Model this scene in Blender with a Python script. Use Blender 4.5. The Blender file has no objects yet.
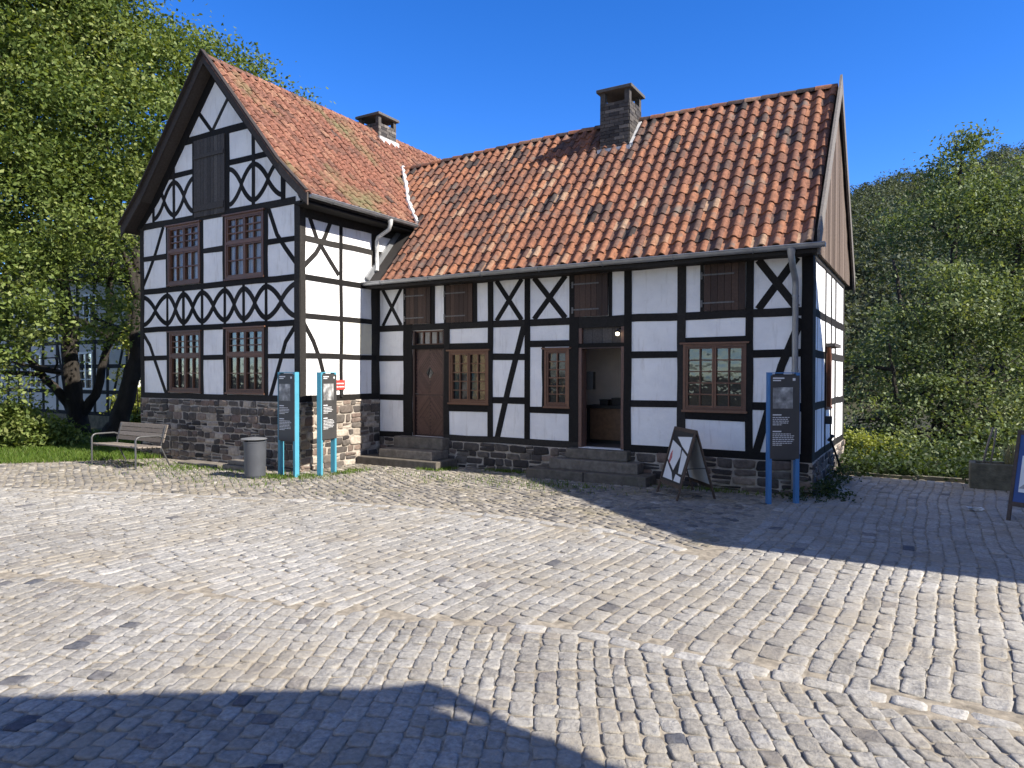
import bpy, math, random
import numpy as np
from mathutils import Vector, Matrix

random.seed(7); RNG = np.random.default_rng(7)
S = bpy.context.scene
COL = S.collection
R_ = math.radians

# ------------------------------------------------------------------ camera
F, CX, CY, H = 697.0, 512.0, 384.0, 1.95
_d1 = np.array([-653-CX, 372.3-CY, F]); _d2 = np.array([926-CX, 375.0-CY, F])
_X = -_d1/np.linalg.norm(_d1); _Y = _d2/np.linalg.norm(_d2)
_Y = _Y-_X*(_X@_Y); _Y /= np.linalg.norm(_Y); _Z = np.cross(_X, _Y)
CR = np.array([_X, _Y, _Z])
CAMP = np.array([0, 0, H])
def at(px, py, d):
    """world point seen at a pixel of the photograph, at depth d"""
    return CAMP+CR@np.array([(px-CX)/F*d, (py-CY)/F*d, d])
cam = bpy.data.objects.new('camera', bpy.data.cameras.new('camera')); COL.objects.link(cam)
r_, u_, b_ = CR@np.array([1., 0, 0]), -(CR@np.array([0, 1., 0])), -(CR@np.array([0, 0, 1.]))
cam.matrix_world = Matrix(((r_[0], u_[0], b_[0], 0), (r_[1], u_[1], b_[1], 0), (r_[2], u_[2], b_[2], H), (0, 0, 0, 1)))
cam.data.sensor_width = 36; cam.data.lens = F/1024*36
cam.data.clip_start = .05; cam.data.clip_end = 2000
S.camera = cam

# ------------------------------------------------------------------ light
SUN_EL, SUN_AZ = R_(38), R_(0.6)          # azimuth from +X towards +Y
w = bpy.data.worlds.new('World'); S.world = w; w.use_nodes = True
nt = w.node_tree; nt.nodes.clear()
sky = nt.nodes.new('ShaderNodeTexSky'); sky.sky_type = 'NISHITA'; sky.sun_disc = False
sky.sun_elevation = SUN_EL; sky.sun_rotation = R_(90)-SUN_AZ
sky.altitude = 3000; sky.air_density = 0.9; sky.dust_density = 0.0; sky.ozone_density = 2.0
hs = nt.nodes.new('ShaderNodeHueSaturation'); hs.inputs['Saturation'].default_value = 1.34; hs.inputs['Hue'].default_value = .513
bg = nt.nodes.new('ShaderNodeBackground'); bg.inputs[1].default_value = 0.14
wo = nt.nodes.new('ShaderNodeOutputWorld')
nt.links.new(sky.outputs[0], hs.inputs['Color']); 
# made-up bright clouds in the unseen sky behind the camera, added to whiten the shade
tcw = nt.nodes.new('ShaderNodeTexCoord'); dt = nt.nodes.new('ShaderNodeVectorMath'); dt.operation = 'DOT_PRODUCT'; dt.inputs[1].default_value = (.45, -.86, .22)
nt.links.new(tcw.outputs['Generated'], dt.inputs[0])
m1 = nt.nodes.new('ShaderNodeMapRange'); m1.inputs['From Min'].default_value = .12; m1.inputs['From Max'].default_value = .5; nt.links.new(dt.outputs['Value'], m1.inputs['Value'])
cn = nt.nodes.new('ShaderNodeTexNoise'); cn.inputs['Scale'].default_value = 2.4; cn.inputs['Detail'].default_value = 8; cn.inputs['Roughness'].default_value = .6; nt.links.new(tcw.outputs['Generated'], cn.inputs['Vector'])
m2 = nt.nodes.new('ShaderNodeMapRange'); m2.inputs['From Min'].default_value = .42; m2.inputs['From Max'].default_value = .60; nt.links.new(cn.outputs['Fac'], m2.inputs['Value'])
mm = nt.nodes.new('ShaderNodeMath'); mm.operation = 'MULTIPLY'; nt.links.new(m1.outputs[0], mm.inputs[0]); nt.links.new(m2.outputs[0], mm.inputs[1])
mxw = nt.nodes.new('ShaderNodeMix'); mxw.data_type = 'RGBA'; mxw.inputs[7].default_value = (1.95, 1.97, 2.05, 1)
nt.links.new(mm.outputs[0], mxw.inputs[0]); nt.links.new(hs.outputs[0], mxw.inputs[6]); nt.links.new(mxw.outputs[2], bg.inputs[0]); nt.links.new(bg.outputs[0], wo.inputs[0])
sd = bpy.data.lights.new('sun', 'SUN'); sd.energy = 4.2; sd.angle = R_(.5); sd.color = (1, .93, .83)
so = bpy.data.objects.new('sun', sd); COL.objects.link(so)
_sv = Vector((math.cos(SUN_EL)*math.cos(SUN_AZ), math.cos(SUN_EL)*math.sin(SUN_AZ), math.sin(SUN_EL)))
so.rotation_euler = _sv.to_track_quat('Z', 'Y').to_euler(); so.location = (30, 0, 30)
vs = S.view_settings; vs.view_transform = 'Standard'; vs.look = 'None'; vs.exposure = 1.2; vs.gamma = 1

# ------------------------------------------------------------------ materials
def new_mat(name):
    m = bpy.data.materials.new(name); m.use_nodes = True
    n = m.node_tree; b = n.nodes['Principled BSDF']; return m, n, b
def coords(n, obj=True):
    t = n.nodes.new('ShaderNodeTexCoord'); return t.outputs['Object']
def noise(n, scale, detail=6, rough=.6, vec=None, dist=0):
    t = n.nodes.new('ShaderNodeTexNoise'); t.inputs['Scale'].default_value = scale; t.inputs['Detail'].default_value = detail
    t.inputs['Roughness'].default_value = rough; t.inputs['Distortion'].default_value = dist
    if vec is not None: n.links.new(vec, t.inputs['Vector'])
    return t.outputs['Fac']
def ramp(n, fac, stops):
    r = n.nodes.new('ShaderNodeValToRGB'); e = r.color_ramp.elements
    while len(e) < len(stops): e.new(.5)
    for k, (p, c) in enumerate(stops):
        e[k].position = p; e[k].color = (*c, 1) if len(c) == 3 else c
    n.links.new(fac, r.inputs[0]); return r.outputs[0]
def mixc(n, fac, a, b, mode='MIX'):
    m = n.nodes.new('ShaderNodeMix'); m.data_type = 'RGBA'; m.blend_type = mode
    for v, s in ((fac, m.inputs[0]), (a, m.inputs[6]), (b, m.inputs[7])):
        if hasattr(v, 'node'): n.links.new(v, s)
        else: s.default_value = v if not isinstance(v, tuple) else ((*v, 1) if len(v) == 3 else v)
    return m.outputs[2]
def attr(n, name='tint'):
    a = n.nodes.new('ShaderNodeAttribute'); a.attribute_name = name; return a.outputs['Fac']
def bump(n, b, h, strength=.3, dist=.02):
    t = n.nodes.new('ShaderNodeBump'); t.inputs['Strength'].default_value = strength; t.inputs['Distance'].default_value = dist
    n.links.new(h, t.inputs['Height']); n.links.new(t.outputs[0], b.inputs['Normal'])
def stretch(n, vec, sc):
    m = n.nodes.new('ShaderNodeMapping'); m.inputs['Scale'].default_value = sc; n.links.new(vec, m.inputs[0]); return m.outputs[0]

def mat_tinted(name, stops, nscale=8, namp=.35, rough=.8, bumps=(60, .25, .01), spec=.3, patch=None):
    """base colour from the per-piece tint, broken up by noise; patch = (scale, lo, hi, colour)"""
    m, n, b = new_mat(name); v = coords(n)
    c = ramp(n, attr(n), stops)
    nz = noise(n, nscale, 8, .65, v)
    c = mixc(n, 1.0, c, ramp(n, nz, [(.25, (1-namp,)*3), (.75, (1+namp*.6,)*3)]), 'MULTIPLY')
    if patch:
        f = ramp(n, noise(n, patch[0], 5, .6, v), [(patch[1], (0, 0, 0)), (patch[2], (1, 1, 1))])
        c = mixc(n, f, c, patch[3])
    n.links.new(c, b.inputs['Base Color']); b.inputs['Roughness'].default_value = rough
    b.inputs['Specular IOR Level'].default_value = spec
    if bumps: bump(n, b, noise(n, bumps[0], 6, .7, v), bumps[1], bumps[2])
    return m
def mat_plain(name, col, rough=.6, var=.15, nscale=10, metal=0, spec=.4, bumps=None, sc=(1, 1, 1)):
    m, n, b = new_mat(name); v = stretch(n, coords(n), sc)
    c = mixc(n, 1.0, col, ramp(n, noise(n, nscale, 6, .6, v), [(.3, (1-var,)*3), (.7, (1+var,)*3)]), 'MULTIPLY')
    n.links.new(c, b.inputs['Base Color']); b.inputs['Roughness'].default_value = rough; b.inputs['Metallic'].default_value = metal
    b.inputs['Specular IOR Level'].default_value = spec
    if bumps: bump(n, b, noise(n, bumps[0], 6, .6, v), bumps[1], bumps[2])
    return m
def mat_leaf(name, stops, trans=.35, rough=.55):
    m, n, b = new_mat(name); c = ramp(n, attr(n), stops)
    n.links.new(c, b.inputs['Base Color']); b.inputs['Roughness'].default_value = rough; b.inputs['Specular IOR Level'].default_value = .28
    t = n.nodes.new('ShaderNodeBsdfTranslucent')
    n.links.new(mixc(n, 1.0, c, (1.3, 1.25, .5), 'MULTIPLY'), t.inputs[0])
    mx = n.nodes.new('ShaderNodeMixShader'); mx.inputs[0].default_value = trans
    o = n.nodes['Material Output']; n.links.new(b.outputs[0], mx.inputs[1]); n.links.new(t.outputs[0], mx.inputs[2]); n.links.new(mx.outputs[0], o.inputs[0])
    return m
def mat_glass(name, base=(.02, .022, .025), rough=.03, wav=.25, opaque=.55):
    m, n, b = new_mat(name); b.inputs['Base Color'].default_value = (*base, 1); b.inputs['Roughness'].default_value = rough
    b.inputs['Specular IOR Level'].default_value = 1.0; b.inputs['Coat Weight'].default_value = 1; b.inputs['Coat Roughness'].default_value = .02
    bump(n, b, noise(n, 5, 2, .5, coords(n)), wav, .02)
    t = n.nodes.new('ShaderNodeBsdfTransparent'); mx = n.nodes.new('ShaderNodeMixShader'); mx.inputs[0].default_value = 1-opaque
    o = n.nodes['Material Output']; n.links.new(b.outputs[0], mx.inputs[1]); n.links.new(t.outputs[0], mx.inputs[2]); n.links.new(mx.outputs[0], o.inputs[0])
    return m

M = {}
M['cobble'] = mat_tinted('cobble_stone', [(0, (.10, .105, .12)), (.06, (.16, .155, .155)), (.12, (.24, .22, .20)), (.3, (.285, .268, .236)), (.5, (.345, .329, .297)), (.8, (.405, .389, .355)), (1, (.48, .462, .425))], 26, .5, .85, (38, .9, .015), .2, (1.1, .46, .74, (.30, .268, .215)))
M['cobble_rough'] = mat_tinted('cobble_rough_stone', [(0, (.09, .09, .09)), (.3, (.20, .185, .165)), (.8, (.33, .30, .25)), (1, (.42, .39, .34))], 9, .5, .8, (40, .6, .015), .3, (1.6, .5, .7, (.20, .175, .12)))
M['sand'] = mat_plain('joint_sand', (.27, .235, .18), .95, .45, 14, bumps=(80, .5, .01))
M['soil'] = mat_plain('soil', (.035, .036, .018), .95, .5, 2.0, bumps=(12, .8, .05))
M['rubble'] = mat_tinted('rubble_stone', [(0, (.030, .028, .028)), (.3, (.075, .066, .062)), (.55, (.14, .122, .105)), (.72, (.19, .135, .11)), (.88, (.30, .25, .20)), (1, (.46, .40, .33))], 14, .5, .85, (35, .6, .02), .25)
M['mortar'] = mat_plain('lime_mortar', (.36, .32, .27), .95, .35, 9, bumps=(50, .5, .01))
M['plaster'] = None
def plaster(name, col):
    m, n, b = new_mat(name); v = coords(n)
    c = mixc(n, 1.0, col, ramp(n, noise(n, 1.3, 6, .65, v), [(.3, (.86, .86, .87)), (.62, (1.03,)*3)]), 'MULTIPLY')
    st = ramp(n, noise(n, 3.5, 5, .7, stretch(n, v, (2.2, 2.2, .30))), [(.54, (0, 0, 0)), (.78, (.75,)*3)])
    c = mixc(n, st, c, (.52, .49, .45))
    n.links.new(c, b.inputs['Base Color']); b.inputs['Roughness'].default_value = .92; b.inputs['Specular IOR Level'].default_value = .15
    bump(n, b, noise(n, 9, 7, .65, v), .5, .03); return m
M['plaster'] = plaster('white_plaster', (.85, .845, .83))
M['plaster_cream'] = plaster('cream_plaster', (.74, .69, .53))
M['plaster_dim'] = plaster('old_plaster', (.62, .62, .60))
M['timber'] = mat_tinted('black_timber', [(0, (.013, .0122, .0118)), (.6, (.022, .0205, .0195)), (1, (.040, .037, .034))], 26, .4, .75, (70, .35, .006), .12)
M['shutter'] = mat_tinted('brown_boards', [(0, (.040, .024, .018)), (.5, (.062, .036, .026)), (1, (.085, .050, .035))], 30, .4, .6, (60, .3, .006), .3)
M['hatch'] = mat_tinted('weathered_boards', [(0, (.055, .050, .048)), (.5, (.085, .078, .074)), (1, (.13, .12, .11))], 35, .45, .8, (60, .4, .006), .2)
M['gableboards'] = mat_tinted('weathered_gable_boards', [(0, (.085, .062, .048)), (.5, (.13, .095, .072)), (1, (.19, .145, .115))], 24, .4, .8, (60, .4, .006), .2)
M['hatch_light'] = mat_tinted('grey_bargeboard', [(0, (.15, .135, .12)), (1, (.22, .20, .18))], 24, .4, .8, (60, .4, .006), .2)
M['barge'] = mat_tinted('bargeboard_wood', [(0, (.04, .032, .028)), (1, (.085, .07, .06))], 24, .4, .75, (60, .4, .006), .25)
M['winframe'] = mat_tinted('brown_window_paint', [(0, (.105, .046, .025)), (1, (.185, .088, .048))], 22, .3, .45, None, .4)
M['winframe_lit'] = mat_tinted('sunlit_rust_window_paint', [(0, (.20, .085, .05)), (1, (.28, .12, .07))], 22, .3, .5, None, .4)  # lighter copy of the window paint, sunlight put into the colour
M['door'] = mat_tinted('brown_door_paint', [(0, (.042, .022, .017)), (.45, (.055, .03, .023)), (1, (.17, .095, .072))], 25, .3, .5, None, .4)
M['iron'] = mat_plain('black_iron', (.02, .02, .02), .55, .3, 30)
M['hinge'] = mat_plain('grey_iron', (.14, .135, .13), .6, .3, 30, .3)
M['zinc'] = mat_plain('zinc', (.30, .31, .32), .42, .18, 5, .55, bumps=None)
M['lead'] = mat_plain('pale_flashing', (.55, .55, .54), .7, .3, 7)
M['tile_r'] = mat_tinted('old_clay_tiles', [(0, (.050, .040, .037)), (.2, (.105, .070, .058)), (.45, (.200, .096, .064)), (.7, (.265, .120, .072)), (.88, (.305, .136, .074)), (1, (.32, .21, .14))], 16, .6, .8, (40, .5, .012), .2, (2.6, .56, .72, (.15, .125, .105)))
M['tile_l'] = mat_tinted('red_clay_tiles', [(0, (.10, .068, .055)), (.25, (.18, .092, .066)), (.6, (.255, .112, .074)), (1, (.31, .17, .11))], 20, .75, .8, (40, .5, .012), .2, (.6, .54, .68, (.165, .145, .075)))
M['deck'] = mat_plain('roof_underlay', (.03, .026, .024), .9)
M['brick'] = mat_tinted('chimney_slate_brick', [(0, (.05, .046, .045)), (.6, (.125, .112, .10)), (1, (.26, .23, .20))], 20, .4, .85, (40, .4, .01), .2)
M['step'] = mat_tinted('sandstone_step', [(0, (.13, .115, .095)), (1, (.22, .195, .165))], 9, .5, .85, (40, .5, .012), .2, (2.5, .55, .75, (.10, .095, .07)))
M['glass'] = mat_glass('old_window_glass')
M['glass_bright'] = mat_glass('curtained_glass', opaque=.22)
M['curtain'] = mat_plain('white_curtain', (.72, .70, .64), .9, .12, 6)
M['ochre'] = mat_plain('ochre_plaster', (.72, .55, .30), .9, .2, 2)
M['amber'] = mat_plain('amber_curtain', (.42, .28, .11), .9, .35, 5)
M['dark'] = mat_plain('dark_interior', (.03, .027, .025), .9)
M['room'] = mat_plain('beige_interior_wall', (.72, .62, .54), .9, .1, 3)
M['floorwood'] = mat_plain('interior_floor', (.11, .10, .10), .6, .2, 8)
M['counter'] = mat_tinted('counter_wood', [(0, (.16, .085, .045)), (1, (.24, .14, .075))], 12, .35, .5, None, .4)
M['blue'] = mat_plain('cyan_blue_paint', (.075, .30, .40), .4, .08, 6)
M['deepblue'] = mat_plain('mid_blue_paint', (.06, .19, .42), .4, .08, 6)
M['anthracite'] = mat_plain('anthracite_panel', (.055, .053, .052), .45, .1, 6)
M['print'] = mat_plain('white_print', (.72, .72, .72), .6, .05)
M['print_grey'] = mat_plain('grey_print', (.34, .34, .34), .6, .1)
def photo_mat():
    m, n, b = new_mat('grey_photo_print'); v = coords(n)
    c = ramp(n, noise(n, 7, 3, .5, v, .3), [(.30, (.07, .07, .07)), (.5, (.26, .26, .255)), (.70, (.60, .60, .58))])
    n.links.new(c, b.inputs['Base Color']); b.inputs['Roughness'].default_value = .5; return m
M['photo'] = photo_mat()
M['red'] = mat_plain('red_sign_paint', (.62, .05, .04), .5, .1)
M['white'] = mat_plain('white_board', (.74, .74, .72), .5, .06, 4)
M['greyboard'] = mat_plain('grey_board', (.42, .44, .45), .55, .08, 4)
M['navy'] = mat_plain('navy_board', (.03, .075, .23), .45, .1)
M['signwood'] = mat_plain('dark_sign_wood', (.075, .05, .035), .6, .3, 25)
M['pink'] = mat_plain('red_print', (.50, .13, .13), .5, .3, 30)
M['blackprint'] = mat_plain('black_print', (.02, .02, .02), .5, .1)
M['binpaint'] = mat_plain('grey_bin_paint', (.070, .075, .085), .45, .12, 5)
M['darksteel'] = mat_plain('dark_steel', (.10, .10, .10), .45, .12, 12, .4)
M['steel'] = mat_plain('galvanised_steel', (.30, .31, .32), .4, .12, 12, .5)
M['benchwood'] = mat_tinted('weathered_bench_wood', [(0, (.16, .135, .11)), (1, (.27, .235, .20))], 30, .35, .8, (60, .4, .005), .2)
M['bark'] = mat_plain('bark', (.030, .025, .020), .9, .45, 6, bumps=(14, 1.0, .05), sc=(1, 1, .3))
M['trough'] = mat_plain('mossy_trough_stone', (.13, .12, .085), .95, .45, 6, bumps=(20, .8, .02))
M['leaf_l'] = mat_leaf('maple_leaves', [(0, (.055, .090, .020)), (.45, (.135, .185, .045)), (.8, (.215, .260, .075)), (1, (.28, .31, .115))])
M['leaf_r'] = mat_leaf('willow_leaves', [(0, (.055, .088, .032)), (.55, (.150, .195, .078)), (.9, (.235, .275, .130)), (1, (.27, .30, .155))], .3)
M['leaf_bush'] = mat_leaf('bright_bush_leaves', [(0, (.15, .19, .03)), (1, (.31, .33, .08))])
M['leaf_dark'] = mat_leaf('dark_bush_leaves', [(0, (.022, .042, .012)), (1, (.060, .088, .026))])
M['leaf_far'] = mat_leaf('far_forest_leaves', [(0, (.042, .056, .036)), (.6, (.090, .108, .064)), (1, (.15, .165, .10))], .25, .7)
M['grass'] = mat_leaf('grass_blades', [(0, (.05, .10, .012)), (.7, (.10, .16, .02)), (1, (.17, .19, .06))], .3)
M['drygrass'] = mat_leaf('dry_grass', [(0, (.20, .17, .08)), (1, (.34, .29, .16))], .2)

# ------------------------------------------------------------------ mesh builder
class MB:
    def __init__(s): s.v = []; s.f = []; s.t = []; s.m = []
    def add(s, verts, faces, tint=None, mi=0):
        o = len(s.v); t = random.random() if tint is None else tint
        s.v += [tuple(map(float, p)) for p in verts]
        for f in faces: s.f.append([o+i for i in f]); s.t.append(t); s.m.append(mi)
    def box(s, a, b, tint=None, mi=0):
        x0, y0, z0 = (min(a[i], b[i]) for i in range(3)); x1, y1, z1 = (max(a[i], b[i]) for i in range(3))
        s.add([(x0, y0, z0), (x1, y0, z0), (x1, y1, z0), (x0, y1, z0), (x0, y0, z1), (x1, y0, z1), (x1, y1, z1), (x0, y1, z1)],
              [(0, 3, 2, 1), (4, 5, 6, 7), (0, 1, 5, 4), (1, 2, 6, 5), (2, 3, 7, 6), (3, 0, 4, 7)], tint, mi)
    def hexa(s, p, tint=None, mi=0):
        s.add(p, [(0, 3, 2, 1), (4, 5, 6, 7), (0, 1, 5, 4), (1, 2, 6, 5), (2, 3, 7, 6), (3, 0, 4, 7)], tint, mi)
    def bar(s, a, b, wx, wz, up=(0, 0, 1), tint=None, mi=0):
        a, b, up = Vector(a), Vector(b), Vector(up); d = (b-a).normalized()
        x = d.cross(up)
        if x.length < 1e-4: x = d.cross(Vector((1, 0, 0)))
        x.normalize(); z = x.cross(d).normalized(); x = x*wx/2; z = z*wz/2
        s.hexa([a-x-z, a+x-z, b+x-z, b-x-z, a-x+z, a+x+z, b+x+z, b-x+z], tint, mi)
    def prism(s, poly, vec, tint=None, mi=0):
        n = len(poly); p = [Vector(q) for q in poly]; v = Vector(vec)
        s.add(p+[q+v for q in p], [tuple(range(n-1, -1, -1)), tuple(range(n, 2*n))]+[(i, (i+1) % n, n+(i+1) % n, n+i) for i in range(n)], tint, mi)
    def tube(s, pts, rad, seg=8, caps=True, tint=None, mi=0):
        pts = [Vector(p) for p in pts]; n = len(pts); rad = rad if isinstance(rad, (list, tuple)) else [rad]*n
        V = []; prev = None
        for i, p in enumerate(pts):
            d = (pts[min(i+1, n-1)]-pts[max(i-1, 0)]).normalized()
            x = d.orthogonal().normalized() if prev is None else (prev-d*prev.dot(d)).normalized()
            prev = x; y = d.cross(x)
            V += [p+(x*math.cos(2*math.pi*k/seg)+y*math.sin(2*math.pi*k/seg))*rad[i] for k in range(seg)]
        Fc = [(i*seg+k, i*seg+(k+1) % seg, (i+1)*seg+(k+1) % seg, (i+1)*seg+k) for i in range(n-1) for k in range(seg)]
        if caps: Fc += [tuple(range(seg-1, -1, -1)), tuple((n-1)*seg+k for k in range(seg))]
        s.add(V, Fc, tint, mi)
    def lathe(s, c, prof, seg=24, tint=None, mi=0):
        V = []; n = len(prof)
        for r, z in prof: V += [(c[0]+r*math.cos(2*math.pi*k/seg), c[1]+r*math.sin(2*math.pi*k/seg), c[2]+z) for k in range(seg)]
        s.add(V, [(i*seg+k, i*seg+(k+1) % seg, (i+1)*seg+(k+1) % seg, (i+1)*seg+k) for i in range(n-1) for k in range(seg)]
              + [tuple(range(seg-1, -1, -1)), tuple((n-1)*seg+k for k in range(seg))], tint, mi)
    def build(s, name, mats, parent=None, smooth=False, fix=True, bevel=0, autos=None):
        base = Vector((0, 0, 0)); p = parent
        while p is not None: base += p.location; p = p.parent
        me = bpy.data.meshes.new(name)
        me.from_pydata([(x-base.x, y-base.y, z-base.z) for x, y, z in s.v], [], s.f); me.update()
        if fix:
            import bmesh
            bm = bmesh.new(); bm.from_mesh(me); bmesh.ops.recalc_face_normals(bm, faces=bm.faces); bm.to_mesh(me); bm.free()
        a = me.attributes.new('tint', 'FLOAT', 'FACE'); a.data.foreach_set('value', s.t)
        for m in (mats if isinstance(mats, (list, tuple)) else [mats]): me.materials.append(M[m] if isinstance(m, str) else m)
        me.polygons.foreach_set('material_index', s.m)
        if smooth: me.polygons.foreach_set('use_smooth', [True]*len(s.f))
        o = bpy.data.objects.new(name, me); COL.objects.link(o)
        if parent: o.parent = parent
        if bevel:
            bv = o.modifiers.new('bevel', 'BEVEL'); bv.width = bevel; bv.segments = 2; bv.limit_method = 'ANGLE'
        if smooth and autos:
            for e in me.edges: pass
            try:
                me.set_sharp_from_angle(angle=R_(autos))
            except Exception: pass
        return o
def np_mesh(name, V, faces_n, Fidx, tint, mats, parent=None, smooth=False, mi=None):
    """quick mesh from arrays; every face has faces_n corners"""
    base = np.zeros(3); p = parent
    while p is not None: base += np.array(p.location); p = p.parent
    me = bpy.data.meshes.new(name); V = np.asarray(V, dtype=np.float32)-base.astype(np.float32); Fidx = np.asarray(Fidx, dtype=np.int32)
    me.vertices.add(len(V)); me.vertices.foreach_set('co', V.ravel())
    nf = len(Fidx); me.loops.add(nf*faces_n); me.loops.foreach_set('vertex_index', Fidx.ravel())
    me.polygons.add(nf); me.polygons.foreach_set('loop_start', np.arange(0, nf*faces_n, faces_n, dtype=np.int32))
    if smooth: me.polygons.foreach_set('use_smooth', np.ones(nf, dtype=bool))
    me.update(calc_edges=True)
    a = me.attributes.new('tint', 'FLOAT', 'FACE'); a.data.foreach_set('value', np.asarray(tint, dtype=np.float32))
    for m in (mats if isinstance(mats, (list, tuple)) else [mats]): me.materials.append(M[m])
    if mi is not None: me.polygons.foreach_set('material_index', np.asarray(mi, dtype=np.int32))
    o = bpy.data.objects.new(name, me); COL.objects.link(o)
    if parent: o.parent = parent
    return o
def thing(name, label, cat, loc, group=None):
    o = bpy.data.objects.new(name, None); COL.objects.link(o); o.location = loc; o.empty_display_size = .2
    o['label'] = label; o['category'] = cat
    if group: o['group'] = group
    return o
def tag(o, label=None, cat=None, group=None, kind=None):
    for k, v in (('label', label), ('category', cat), ('group', group), ('kind', kind)):
        if v: o[k] = v
    return o

class Plane:
    """a wall face: u along it, z up, n outwards"""
    def __init__(s, axis, c, sign): s.axis, s.c, s.sign = axis, c, sign
    def p(s, u, z, n=0):
        return (u, s.c+s.sign*n, z) if s.axis == 'x' else (s.c+s.sign*n, u, z)
    def rect(s, mb, u0, u1, z0, z1, n0, n1, tint=None, mi=0, jit=0):
        j = lambda: random.uniform(-jit, jit)
        a, b, c, d = (u0+j(), z0+j()), (u1+j(), z0+j()), (u1+j(), z1+j()), (u0+j(), z1+j())
        mb.hexa([s.p(*a, n0), s.p(*b, n0), s.p(*b, n1), s.p(*a, n1), s.p(*d, n0), s.p(*c, n0), s.p(*c, n1), s.p(*d, n1)], tint, mi)
    def strip(s, mb, pts, wd, n0, n1, tint=None, mi=0):
        P = [Vector((a, b)) for a, b in pts]; L = []; Rr = []
        t = random.random() if tint is None else tint
        for i, q in enumerate(P):
            d = (P[min(i+1, len(P)-1)]-P[max(i-1, 0)]).normalized(); nn = Vector((-d.y, d.x))*wd/2
            L.append(q+nn); Rr.append(q-nn)
        for i in range(len(P)-1):
            a, b, c, d = Rr[i], Rr[i+1], L[i+1], L[i]
            mb.hexa([s.p(*a, n0), s.p(*b, n0), s.p(*b, n1), s.p(*a, n1), s.p(*d, n0), s.p(*c, n0), s.p(*c, n1), s.p(*d, n1)], t, mi)
    def wall(s, mb, u0, u1, z0, z1, holes, thick, tint=None, mi=0):
        us = sorted({u0, u1, *[h[0] for h in holes], *[h[1] for h in holes]}); zs = sorted({z0, z1, *[h[2] for h in holes], *[h[3] for h in holes]})
        us = [u for u in us if u0 <= u <= u1]; zs = [z for z in zs if z0 <= z <= z1]
        t = random.random() if tint is None else tint
        op = lambda i, k: not (0 <= i < len(us)-1 and 0 <= k < len(zs)-1) or any(h[0] <= (us[i]+us[i+1])/2 <= h[1] and h[2] <= (zs[k]+zs[k+1])/2 <= h[3] for h in holes)
        for i in range(len(us)-1):
            for k in range(len(zs)-1):
                if op(i, k): continue
                a, b, c, d = us[i], us[i+1], zs[k], zs[k+1]
                mb.add([s.p(a, c), s.p(b, c), s.p(b, d), s.p(a, d)], [(0, 1, 2, 3)], t, mi)
                mb.add([s.p(a, c, -thick), s.p(b, c, -thick), s.p(b, d, -thick), s.p(a, d, -thick)], [(3, 2, 1, 0)], t, mi)
                for (di, dk, q) in ((-1, 0, ((a, c), (a, d))), (1, 0, ((b, c), (b, d))), (0, -1, ((a, c), (b, c))), (0, 1, ((a, d), (b, d)))):
                    if op(i+di, k+dk): mb.add([s.p(*q[0]), s.p(*q[1]), s.p(*q[1], -thick), s.p(*q[0], -thick)], [(0, 1, 2, 3)], t, mi)

# ------------------------------------------------------------------ stones (cobbles, masonry)
def stones_arrays(cells, z_lo, dome, jitter=.012):
    """cells: array (n,4,3) of quad corners (on a surface) with normals (n,3): rounded stones"""
    q = np.asarray(cells['q']); nrm = np.asarray(cells['n']); n = len(q)
    h = RNG.uniform(-.0045, .004, n) if 'h' not in cells else np.asarray(cells['h'])
    cen = q.mean(1, keepdims=True)
    q = q+RNG.normal(0, jitter, q.shape)*(1-np.abs(nrm))[:, None, :]
    # 8-point outline: two points near every corner
    out = []
    for i in range(4):
        a, b = q[:, i], q[:, (i+1) % 4]
        f = RNG.uniform(.07, .17, (n, 1))
        out += [a+(b-a)*f, b+(a-b)*f]
    o = np.stack(out, 1)                                   # n,8,3
    def ring(k, z): return cen+(o-cen)*k+nrm[:, None, :]*(h[:, None, None]+z)
    r0 = cen+(o-cen)*1.0+nrm[:, None, :]*z_lo
    tilt = RNG.normal(0, .0026, (n, 8, 1))*nrm[:, None, :]
    r1 = ring(.99, -dome*.8); r2 = ring(.93, -dome*.15)+tilt*1.6; r3 = ring(.62, .0)+tilt*1.2; cc = (cen[:, 0]+nrm*(h[:, None]+dome*.02))[:, None]
    V = np.concatenate([r0, r1, r2, r3, cc], 1)            # n,33,3
    base = (np.arange(n)*33)[:, None, None]
    k = np.arange(8); k2 = (k+1) % 8
    fq = np.concatenate([np.stack([k+8*a, k2+8*a, k2+8*(a+1), k+8*(a+1)], 1) for a in range(3)], 0)[None]
    ft = np.stack([k+24, k2+24, np.full(8, 32), np.full(8, 32)], 1)[None]
    quads = (fq+base).reshape(-1, 4); tris = (ft[:, :, :3]+base).reshape(-1, 3)
    return V.reshape(-1, 3), quads, tris, n
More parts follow.
